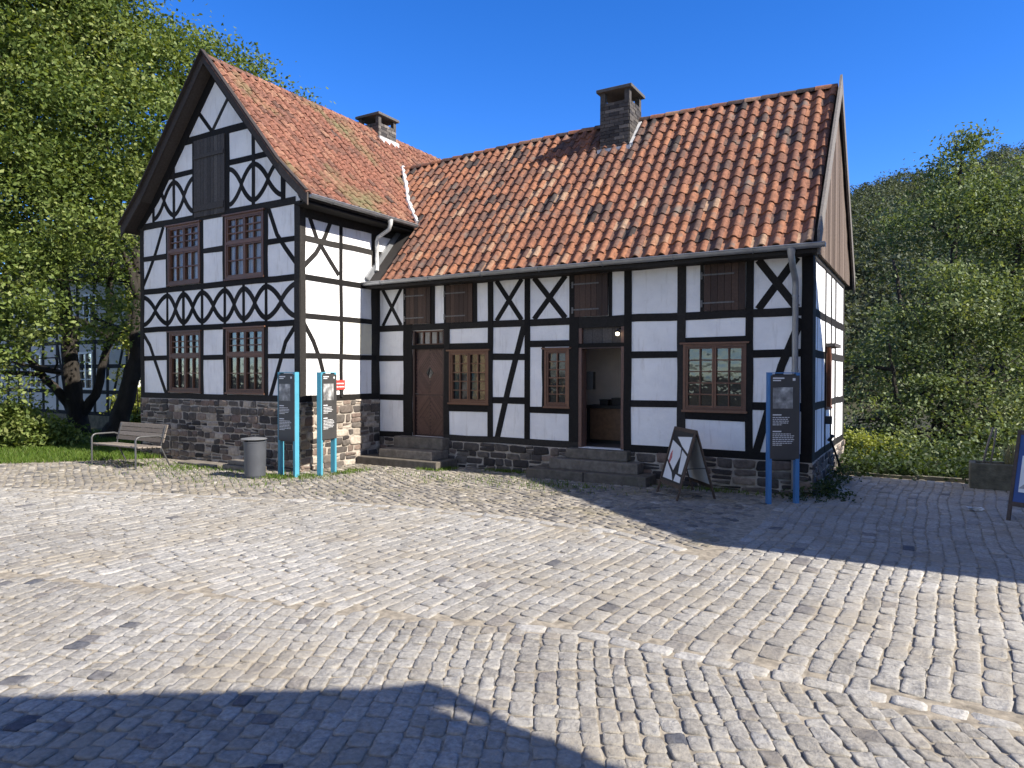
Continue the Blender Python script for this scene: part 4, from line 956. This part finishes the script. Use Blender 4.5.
# flat stones by the wall
for k, (x, y, l, wd, h, lb) in enumerate([(-11.9, 9.32, 1.0, .30, .10, 'long flat stone slab lying by the wall behind the bin'), (-13.3, 9.38, 1.3, .35, .06, 'low pale slab lying by the wall right of the bench')]):
    mb = MB(); mb.box((x-l/2, y-wd/2, -.02), (x+l/2, y+wd/2, h)); 
    if k == 0: mb.box((x-l/2+.1, y-wd/2+.06, h+.002), (x+l/2-.1, y+wd/2, h+.085))
    tag(mb.build('stone_slab', 'step', None, bevel=.02), lb, 'slab')

# trough with plant and sticks
tr = MB(); x0, x1, y0, y1, h = .62, 1.75, 14.32, 14.85, .44
for a, b in (((x0, y0, -.03), (x1, y0+.09, h)), ((x0, y1-.09, -.03), (x1, y1, h)), ((x0, y0+.09, -.03), (x0+.1, y1-.09, h-.003)), ((x1-.1, y0+.09, -.03), (x1, y1-.09, h-.003)), ((x0+.1, y0+.09, .1), (x1-.1, y1-.09, .36))): tr.box(a, b)
tag(tr.build('stone_trough', 'trough', None, bevel=.02), 'mossy stone planting trough at the end of the path', 'trough')
mb = MB()
for k in range(60):
    a = random.uniform(0, 2*math.pi); r = random.uniform(.05, .3); hgt = random.uniform(.25, .5); c = Vector((1.22+random.uniform(-.1, .1), 14.58+random.uniform(-.08, .08), .36))
    e = c+Vector((math.cos(a)*r, math.sin(a)*r, hgt)); m_ = (c+e)/2+Vector((0, 0, .08)); s_ = Vector((math.sin(a), -math.cos(a), 0))*.008
    mb.add([c-s_, c+s_, m_+s_*.8, m_-s_*.8, e], [(0, 1, 2, 3), (3, 2, 4)])
tag(mb.build('dry_grass_plant', 'drygrass', None, fix=False), 'tuft of dry straw-coloured grass in the stone trough', 'plant')
mb = MB(); mb.tube([(.80, 14.55, .3), (.87, 14.6, .70), (.96, 14.62, 1.05)], .018, 7); mb.tube([(.90, 14.5, .3), (.97, 14.55, .75), (1.0, 14.57, 1.03)], .015, 7)
tag(mb.build('wooden_stakes', 'benchwood', None, smooth=True), 'pair of thin leaning wooden stakes in the trough', 'stakes')
mb = MB()
for k in range(14):
    c = Vector((.58+random.uniform(-.09, .09), 11.97+random.uniform(-.04, .04), .02+random.uniform(0, .02))); a = random.uniform(0, 3.1); d = Vector((math.cos(a), math.sin(a), random.uniform(-.3, .3)))*.05; e = Vector((-math.sin(a), math.cos(a), random.uniform(-.3, .5)))*.025
    mb.add([c-d-e, c+d-e, c+d+e, c-d+e], [(0, 1, 2, 3)])
tag(mb.build('paper_scrap', 'white', None, fix=False), 'crumpled white scrap lying on the cobbled path', 'litter')
mb = MB(); mb.tube([(-1.42, 14.95, .0), (-1.55, 14.0, .78)], .02, 8); mb.tube([(-1.58, 14.02, .74), (-1.50, 13.95, .84)], .03, 8)
tag(mb.build('iron_bar', 'iron', None, smooth=True), 'dark iron bar leaning on the end wall', 'bar')

# ================================================================== PLANTS
def leaves_arrays(cen, size, flat=.0, nbias=None):
    n = len(cen); nr = RNG.normal(0, 1, (n, 3)); 
    if nbias is not None: nr += nbias
    nr[:, 2] = np.abs(nr[:, 2])+flat; nr /= np.linalg.norm(nr, axis=1, keepdims=True)
    t = np.cross(nr, RNG.normal(0, 1, (n, 3))); t /= np.linalg.norm(t, axis=1, keepdims=True)+1e-9; b = np.cross(nr, t)
    s = (size*RNG.uniform(.6, 1.35, n))[:, None]
    V = np.stack([cen-t*s*.5, cen+b*s*.30-nr*s*.06, cen+t*s*.5, cen-b*s*.30-nr*s*.06], 1).reshape(-1, 3)
    return V, np.arange(4*n).reshape(n, 4)
def crown_points(blobs, per_m3, clump_r, leaves_per, fill=.45):
    C, tint = [], []
    for (c, r) in blobs:
        r = np.array(r if isinstance(r, (tuple, list)) else (r, r, r*.85)); nk = max(6, int(per_m3*r.prod()*4.2))
        d = RNG.normal(0, 1, (nk, 3)); d /= np.linalg.norm(d, axis=1, keepdims=True); rad = RNG.uniform(fill, 1, nk)**.6
        cc = np.array(c)+d*rad[:, None]*r*RNG.uniform(.85, 1.12, (nk, 1))
        for q in cc:
            m = RNG.poisson(leaves_per)
            if m < 1: continue
            k = RNG.normal(0, 1, (m, 3))*clump_r*np.array([1, 1, .55])*.5*RNG.uniform(.6, 1.3); C.append(q+k); tint.append(np.clip(RNG.normal(.47, .20)+RNG.normal(0, .15, m), 0, 1))
    return np.concatenate(C), np.concatenate(tint)
def limb(mb, a, b, r0, r1, bend=.12, n=6):
    a, b = Vector(a), Vector(b); L = (b-a).length; off = Vector((random.gauss(0, 1), random.gauss(0, 1), random.gauss(0, .5)))*L*bend
    pts = []; 
    for i in range(n+1):
        t = i/n; pts.append(a.lerp(b, t)+off*math.sin(math.pi*t)+Vector((random.gauss(0, .02), random.gauss(0, .02), 0))*L*.4*(0 < i < n))
    mb.tube(pts, [r0+(r1-r0)*(i/n) for i in range(n+1)], 9); return pts
def tree(name, label, cat, base, stems, blobs, mat, lf, per, cr, lp, group=None, fill=.45, extra_limbs=2):
    t = thing(name, label, cat, base, group); mb = MB(); tips = []
    for (pts, r0, r1) in stems:
        P_ = [Vector(p) for p in pts]; n = len(P_); fine = []
        for i in range(n-1):
            for k in range(4): fine.append(P_[i].lerp(P_[i+1], k/4)+Vector((random.gauss(0, .03), random.gauss(0, .03), 0)))
        fine.append(P_[-1]); m = len(fine)
        mb.tube(fine, [r0+(r1-r0)*(i/(m-1))**.8+(.10*r0*3*max(0, .12-i/(m-1))) for i in range(m)], 10); tips += fine[m//3:]
    for (c, r) in blobs:
        c = Vector(c); st = min(tips, key=lambda q: (q-c).length+max(0, q.z-c.z)*1.5); d = (c-st).length
        p = limb(mb, st, c, min(.16, .035+d*.022), .03)
        rr = r if not isinstance(r, (tuple, list)) else r[0]
        for k in range(extra_limbs): limb(mb, p[random.randint(2, 5)], c+Vector((random.gauss(0, .5), random.gauss(0, .5), random.gauss(0, .5)))*rr, .03, .008, .1, 4)
    mb.build('trunk', 'bark', t, smooth=True, fix=False)
    Cn, tn = crown_points(blobs, per, cr, lp, fill); V, Fi = leaves_arrays(Cn, lf, .25)
    np_mesh('crown', V, 4, Fi, tn, mat, t); return t
AT = lambda px, py, d: tuple(at(px, py, d))
def gpt(px, d, z=0):                               # ground point below a column of the picture
    p = at(px, 372, d); return (p[0], p[1], z)
B = lambda l: [(AT(x, y, d), r) for x, y, d, r in l]
# big tree left of the house
b1 = gpt(78, 21.6)
tree('broadleaf_tree', 'large spreading leafy tree with forked trunk left of the gable', 'tree', b1,
     [([b1, AT(74, 400, 21.6), AT(70, 350, 21.5), AT(62, 280, 21.2), AT(60, 200, 20.8), AT(70, 100, 20.5), AT(70, 20, 20.5)], .34, .07),
      ([AT(76, 415, 21.6), AT(58, 392, 21.3), AT(36, 368, 21), AT(12, 330, 20.5), AT(-20, 280, 20)], .17, .05),
      ([AT(78, 420, 21.6), AT(96, 395, 21.7), AT(108, 340, 21.6), AT(112, 270, 21.3), AT(120, 180, 21)], .18, .05)],
     B([(60, 30, 20, 2.6), (112, 55, 20.5, 2.1), (10, 110, 19, 2.4), (95, 125, 19.5, 2.3), (40, 200, 18.7, 2.2), (-60, 150, 20, 3.2), (-55, 290, 19.5, 2.4), (15, 285, 18.4, 1.7),
        (85, 225, 18.7, 1.6), (60, 318, 18.0, 1.25), (96, 318, 18.4, .95), (12, 362, 18.0, 1.15), (-40, 370, 19, 1.6), (92, -35, 20.5, 2.2), (0, -50, 20, 3.2), (-100, 20, 21, 3.2), (110, 180, 19.6, 1.2)]),
     'leaf_l', .125, 1.95, .80, 112, fill=.4)
b2 = gpt(112, 21.0)
tree('broadleaf_tree', 'dark leaning tree close behind the left edge of the gable', 'tree', b2,
     [([b2, AT(118, 425, 21), AT(128, 390, 21), AT(138, 350, 21.2), AT(139, 290, 21.5), AT(135, 230, 21.8), AT(150, 140, 22), AT(180, 60, 22.3)], .36, .06),
      ([AT(132, 385, 21), AT(150, 345, 21.3), AT(158, 300, 21.6)], .14, .08), ([AT(139, 300, 21.4), AT(120, 240, 21.3), AT(108, 190, 21.2)], .13, .05)],
     B([(168, 68, 21.8, 1.7), (150, 125, 21.5, 1.7), (200, 75, 22.4, 1.5), (232, 72, 22.8, 1.15), (262, 92, 23, .75), (290, 100, 23, .35), (120, 160, 21, 1.5), (95, 265, 21.6, 1.0), (122, 280, 21.9, .65), (140, 215, 22.4, .75), (60, 90, 23, 2.6), (100, 190, 23, 2.0), (20, 210, 22.5, 2.4), (40, 20, 23, 2.6), (150, 175, 23, 1.1), (215, 115, 22.6, 1.3), (250, 78, 22.6, .5)]),
     'leaf_l', .125, 1.95, .80, 112, fill=.4)
# backing trees far left, behind the third house
for i, (px, d, h, r, lb) in enumerate([(-60, 42, 16, 5.5, 'tall dark tree behind the house on the far left'), (60, 46, 15, 5, 'tree standing behind the shaded house, left of the gable')]):
    b = gpt(px, d); bl = [((b[0]+random.uniform(-2, 2), b[1]+random.uniform(-2, 2), h*k), r*s) for k, s in ((.35, .7), (.55, .8), (.75, .6), (.6, .7))]
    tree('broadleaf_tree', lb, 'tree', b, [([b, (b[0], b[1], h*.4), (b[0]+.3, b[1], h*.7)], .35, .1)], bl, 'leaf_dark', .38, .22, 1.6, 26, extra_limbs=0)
# right-hand trees
b3 = gpt(955, 21.0)
tree('willow_tree', 'tall bushy grey-green tree filling the right side behind the path', 'tree', b3,
     [([b3, AT(955, 400, 21), AT(948, 330, 21.2), AT(955, 240, 21.6), AT(962, 160, 22)], .26, .04), ([b3, AT(990, 400, 21), AT(1005, 320, 21), AT(1020, 230, 21.3), AT(1030, 190, 21.5)], .2, .04),
      ([b3, AT(930, 410, 21), AT(905, 330, 21), AT(893, 260, 21.5)], .17, .04)],
     B([(958, 172, 22, 1.0), (962, 147, 22.1, .42), (930, 225, 22, 1.45), (982, 228, 21.4, 1.7), (1040, 215, 21.5, 1.9), (935, 300, 20.6, 1.5), (965, 320, 20, 1.7), (1025, 315, 19.6, 1.7), (1060, 290, 21, 2.2), (900, 345, 20.6, 1.1),
        (1005, 190, 22, 1.3), (965, 178, 22.2, 1.2), (1090, 240, 22, 2.2)]), 'leaf_r', .115, 1.75, .85, 150, fill=.4)
b4 = gpt(900, 19.4)
tree('willow_tree', 'lower dark bushy tree just beyond the kerb of the path', 'tree', b4,
     [([b4, AT(900, 430, 19.4), AT(893, 380, 19.5), AT(888, 340, 19.8)], .12, .03), ([b4, AT(930, 430, 19.2), AT(950, 385, 19)], .1, .03)],
     B([(880, 400, 19.6, 1.1), (925, 385, 19.2, 1.2), (965, 410, 18.6, 1.15), (1005, 420, 18.3, 1.1), (940, 440, 18.3, .95), (985, 455, 17.8, .8), (1050, 420, 18.2, 1.5), (862, 365, 20.4, .7), (1020, 380, 18.8, 1.0), (858, 420, 19.8, .8), (870, 445, 19.2, .7), (905, 440, 18.8, .8), (925, 458, 17.8, .6), (955, 462, 17.4, .55), (1010, 455, 17.2, .7), (895, 458, 18.4, .55), (850, 448, 19.6, .7), (978, 470, 16.4, .4), (945, 472, 16.2, .35), (1000, 474, 16.2, .4), (1030, 470, 16.3, .45), (925, 462, 17, .5), (960, 478, 15.9, .22), (950, 452, 17, .75), (985, 448, 17, .85), (1025, 452, 17, .8), (935, 464, 16.6, .45), (968, 468, 16.4, .42), (905, 448, 17.6, .6)]), 'leaf_r', .11, 4.2, .6, 80, fill=.3)
def bush(name, label, px, d, blobs, mat, lf, per, cr=.35, lp=22, group=None):
    Cn, tn = crown_points(blobs, per, cr, lp, .2); Cn[:, 2] = np.maximum(Cn[:, 2], .02)
    V, Fi = leaves_arrays(Cn, lf, .3); b = gpt(px, d)
    t = thing(name, label, 'bush', b, group); mb = MB()
    for (c, r) in blobs: limb(mb, (b[0]+random.uniform(-.1, .1), b[1]+random.uniform(-.1, .1), -.02), c, .025, .008, .1, 4)
    mb.build('stems', 'bark', t, fix=False); np_mesh('foliage', V, 4, Fi, tn, mat, t); return t
bush('leafy_bush', 'bright yellow-green bush beyond the path, right of the end wall', 868, 16.6, B([(860, 449, 16.6, .50), (882, 455, 16.5, .46), (902, 464, 16.3, .32), (846, 456, 16.8, .5), (868, 470, 16.3, .38), (888, 472, 16.2, .3)]), 'leaf_bush', .08, 330, .26)
bush('leafy_bush', 'low yellow-green bush spreading along the path kerb', 915, 16.3, B([(915, 474, 16.0, .2), (932, 478, 16.0, .14)]), 'leaf_bush', .08, 900, .2)
bush('leafy_bush', 'dark leafy bush at the far left above the grass', 20, 18.5, B([(10, 425, 18.6, .85), (-25, 428, 18.4, .9), (30, 430, 18.3, .6)]), 'leaf_l', .13, 60)
bush('leafy_bush', 'rounded green bush between the grass and the tree trunk', 58, 18.6, B([(52, 436, 18.7, .55), (68, 440, 18.6, .38)]), 'leaf_l', .12, 130)
bush('leafy_bush', 'sunlit green bush seen between the tree and the gable', 137, 25, B([(134, 400, 25, .7), (142, 420, 24.5, .6), (136, 375, 25.5, .6), (132, 340, 22.8, .5), (133, 305, 22.8, .45), (131, 375, 22.6, .35)]), 'leaf_bush', .14, 60)
# weeds at the right corner
Cn, tn = crown_points([((-1.45, 12.5, .14), (.32, .8, .2)), ((-1.7, 11.6, .06), (.45, .35, .1)), ((-1.35, 13.7, .13), (.25, .8, .2)), ((-1.2, 12.1, .04), (.35, .5, .06))], 200, .16, 14, .0)
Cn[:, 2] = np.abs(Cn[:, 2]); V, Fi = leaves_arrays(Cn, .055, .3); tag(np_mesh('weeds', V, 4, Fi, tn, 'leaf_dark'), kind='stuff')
ug = []
for _ in range(190):
    x, y = random.uniform(-3.5, 9), random.uniform(16.6, 24); ug.append(((x, y, random.uniform(.0, .2)), (.6, .6, random.uniform(.2, .45))))
for _ in range(90):
    ug.append(((random.uniform(-1.4, 4.5), random.uniform(15.35, 16.6), .02), (.3, .22, .16)))
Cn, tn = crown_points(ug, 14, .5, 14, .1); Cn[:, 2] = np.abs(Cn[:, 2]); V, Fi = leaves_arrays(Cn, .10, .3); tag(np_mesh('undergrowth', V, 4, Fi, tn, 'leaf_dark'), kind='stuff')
# grass
def grass(name, n, sampler, hgt, mat='grass'):
    pts = np.array([sampler() for _ in range(n)]); a = RNG.uniform(0, 2*math.pi, n); h = hgt*RNG.uniform(.5, 1.3, n); ln = RNG.normal(0, .35, (n, 2))*h[:, None]
    s = np.stack([np.cos(a), np.sin(a), np.zeros(n)], 1)*.006*(1+h*4)[:, None]; b = np.concatenate([pts, np.full((n, 1), -.02)], 1)
    tip = b+np.concatenate([ln, h[:, None]], 1); mid = b+np.concatenate([ln*.35, h[:, None]*.6], 1)
    V = np.stack([b-s, b+s, mid+s*.8, mid-s*.8, mid+s*.8, tip, tip, mid-s*.8], 1)
    V = np.stack([b-s, b+s, mid+s*.7, mid-s*.7], 1); V2 = np.stack([mid-s*.7, mid+s*.7, tip+s*.1, tip-s*.1], 1)
    Vv = np.concatenate([V, V2]).reshape(-1, 3); t = np.clip(RNG.normal(.5, .22, n), 0, 1)
    return tag(np_mesh(name, Vv, 4, np.arange(8*n).reshape(-1, 4), np.concatenate([t, t]), mat), kind='stuff')
def lawn():
    while True:
        x, y = random.uniform(-27, -15.2), random.uniform(4.5, 13)
        if y > grass_edge(x)-.05+random.gauss(0, .08) and not (x > -16.3 and y > 9.75): return (x, y)
grass('grass', 60000, lawn, .11)
spots = [(-8.75, 11.35, .25, .12), (-8.55, 11.6, .2, .2), (-10.2, 9.3, .5, .3), (-10.6, 9.0, .35, .25), (-12.3, 9.2, .9, .25), (-9.9, 10.2, .2, .5), (-7.2, 11.9, .5, .12), (-14.6, 8.8, .9, .5), (-13.2, 8.9, .6, .4), (-3.2, 11.8, .8, .15), (-7.5, 10.6, 1.6, .7), (-5.5, 10.9, 1.0, .5), (-11.5, 8.3, 2.2, .6)]
def tuft():
    x, y, a, b = random.choice(spots); return (random.gauss(x, a*.6), min(random.gauss(y, b*.6), 12.05))
grass('grass_tufts', 5200, tuft, .065)

# ================================================================== BACKGROUND
# wooded hill
hv, hf = [], []; nx, ny = 40, 24
def hill_z(px, d):
    top = np.interp(px, [600, 780, 845, 880, 945, 1000, 1060, 1200, 1500], [250, 215, 192, 180, 172, 152, 145, 150, 190]); Z = H+110*(372-top)/F-3.5
    t = np.clip((d-36)/74, 0, 1); return Z*(t**.9)
pxs = np.linspace(560, 1500, nx); ds = np.linspace(34, 130, ny)
for d in ds:
    for px in pxs:
        g = gpt(px, d); hv.append((g[0], g[1], -.3+hill_z(px, min(d, 110))))
for j in range(ny-1):
    for i in range(nx-1): hf.append((j*nx+i, j*nx+i+1, (j+1)*nx+i+1, (j+1)*nx+i))
mb = MB(); mb.add(hv, hf, .5); tag(mb.build('hill', 'soil', None, smooth=True), kind='structure')
bl = []
for d in np.linspace(38, 112, 17):
    step = 2.7*F/d; px = 700+random.uniform(0, step)
    while px < 1320:
        g = gpt(px, d); z = hill_z(px, d); r = random.uniform(1.5, 3.0); bl.append(((g[0], g[1], z+r*.8), (r, r, r*1.1))); px += step*random.uniform(.75, 1.2)
Cn, tn = crown_points(bl, .62, .9, 42, .75); V, Fi = leaves_arrays(Cn, .29, .3)
tag(np_mesh('forest', V, 4, Fi, tn, 'leaf_far'), kind='stuff')

# shaded half-timbered house on the far left
Hx1, Hy = -24.3, 14.2; PH = Plane('x', Hy, -1)
h3 = thing('half_timbered_house', 'shaded half-timbered house half hidden by the tree at far left', 'house', (-29, Hy, 0))
mb = MB(); wl = [(-27.55, -26.6, 1.35, 2.75), (-31.2, -30.3, 1.35, 2.75), (-30.6, -29.7, 3.7, 4.9), (-27.2, -26.3, 3.7, 4.9)]
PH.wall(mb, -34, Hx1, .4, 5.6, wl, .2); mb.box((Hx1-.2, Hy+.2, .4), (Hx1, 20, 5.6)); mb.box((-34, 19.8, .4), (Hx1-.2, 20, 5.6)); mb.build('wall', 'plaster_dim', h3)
mb = MB(); mb.box((-34.05, Hy-.05, -.1), (Hx1+.05, 20.05, .4)); mb.build('stone_base', 'trough', h3)
mb = MB()
for u in (-34, -33.1, -32.2, -31.3, -30.25, -29.2, -28.4, -27.7, -26.55, -25.7, -24.45): PH.rect(mb, u, u+.15, .4, 5.6, -.05, .02)
for z in (.4, 1.2, 2.15, 3.05, 3.55, 4.5, 5.4): PH.rect(mb, -34, Hx1, z, z+.14, -.05, .014)
PH.strip(mb, [(-25.6, 5.4), (-24.5, 3.6)], .13, -.05, .01); PH.strip(mb, [(-29.1, 3.1), (-28.4, .5)], .13, -.05, .01); PH.strip(mb, [(-25.5, .5), (-24.6, 3.0)], .13, -.05, .01)
PE = Plane('y', Hx1, 1)
for u in (Hy, 15.3, 16.5, 17.7, 18.8, 19.85): PE.rect(mb, u, u+.15, .4, 5.6, -.05, .021)
for z in (.41, 1.21, 2.16, 3.06, 3.56, 4.51, 5.41): PE.rect(mb, Hy, 20, z, z+.14, -.05, .015)
mb.build('timber_frame', 'timber', h3)
for o in wl:
    f = MB(); u0, u1, z0, z1 = o
    for a, b, c, d in ((u0, u0+.07, z0, z1), (u1-.07, u1, z0, z1), (u0+.07, u1-.07, z0, z0+.07), (u0+.07, u1-.07, z1-.07, z1), ((u0+u1)/2-.04, (u0+u1)/2+.04, z0+.07, z1-.07)): PH.rect(f, a, b, c, d, -.08, .03)
    for k in (1, 2, 3): z = z0+.07+(z1-z0-.14)*k/4; PH.rect(f, u0+.07, u1-.07, z-.015, z+.015, -.06, .02)
    fo = f.build('window', 'white', h3); g = MB(); PH.rect(g, u0+.07, u1-.07, z0+.07, z1-.07, -.055, -.05); g.build('pane', 'glass', fo)
mb = MB(); mb.prism([(-34.4, Hy-.5, 5.45), (-34.4, 17.1, 8.6), (-34.4, 20.5, 5.45)], (34.4+Hx1+.4, 0, 0)); mb.build('roof', 'deck', h3)

# two gabled houses beside the square, right of the view: their gables throw the shadows on the cobbles
def neighbour(xc, xb, y0, y1, yr, ze, zr, ov, label):
    t = thing('gabled_house', label, 'house', ((xc+xb)/2, (y0+y1)/2, 0)); mb = MB(); e0, e1 = y0, y1
    k0 = (zr-ze)/(yr-(y0-ov)); k1 = (zr-ze)/((y1+ov)-yr); 
    mb.prism([(xc, y0, -.05), (xc, y1, -.05), (xc, y1, ze+k1*ov-.1), (xc, yr, zr-.1), (xc, y0, ze+k0*ov-.1)], (xb-xc, 0, 0)); mb.build('wall', 'plaster', t)
    mb = MB()
    for s, a, b in ((0, (y0-ov, ze), (yr, zr)), (1, (y1+ov, ze), (yr, zr))):
        mb.hexa([(xc-.3, a[0], a[1]-.14), (xb+.3, a[0], a[1]-.14), (xb+.3, b[0], b[1]-.14), (xc-.3, b[0], b[1]-.14), (xc-.3, a[0], a[1]), (xb+.3, a[0], a[1]), (xb+.3, b[0], b[1]), (xc-.3, b[0], b[1])])
    mb.build('roof', 'deck', t)
    pl = Plane('y', xc, -1); mb = MB(); n = int((y1-y0)/1.1)
    for i in range(n+1): u = y0+(y1-y0-.15)*i/n; pl.rect(mb, u, u+.15, .5, ze, -.02, .02)
    for z in (.5, 1.5, 2.6, 3.6, ze-.2): pl.rect(mb, y0, y1, z, z+.15, -.02, .016)
    mb.build('timber_frame', 'timber', t); return t
neighbour(4.0, 13, 8.25, 14.9, 11.95, 4.72, 8.5, .15, 'gabled house right of the path, just outside the picture')
nb = neighbour(4.0, 13, -6.0, 3.22, -1.45, 5.22, 10.9, .08, 'gabled house right of the camera, just outside the picture')
mb = MB(); mb.bar((3.80, 3.1, 5.24), (3.80, 3.51, 4.93), .16, .26, (1, 0, 0)); mb.build('verge_end', 'timber', nb)
mb = MB(); mb.tube([(3.80, 3.46, 4.95), (3.80, 3.40, 4.70), (3.80, 3.30, 4.48), (3.80, 3.24, 4.15)], [.08, .07, .06, .08], 8); mb.build('eave_bracket', 'timber', nb)
# made-up house behind the camera, added to give the window panes a reflection
t = thing('gabled_house', 'made-up ochre gabled house for the window panes to mirror, out of view', 'house', (-27, -9, 0))
mb = MB(); mb.prism([(-21.5, -16, -.05), (-21.5, -3, -.05), (-21.5, -3, 5), (-21.5, -9.5, 10), (-21.5, -16, 5)], (-9, -4, 0)); mb.build('wall', 'ochre', t)
mb = MB(); pl = Plane('y', -21.5, 1)
for u in np.arange(-15.8, -3, 1.15): pl.rect(mb, u, u+.2, 0, 5, -.05, .03)
for z in (.6, 1.8, 3.0, 4.2, 5.0): pl.rect(mb, -16, -3, z, z+.2, -.05, .02)
mb.build('timber_frame', 'timber', t)
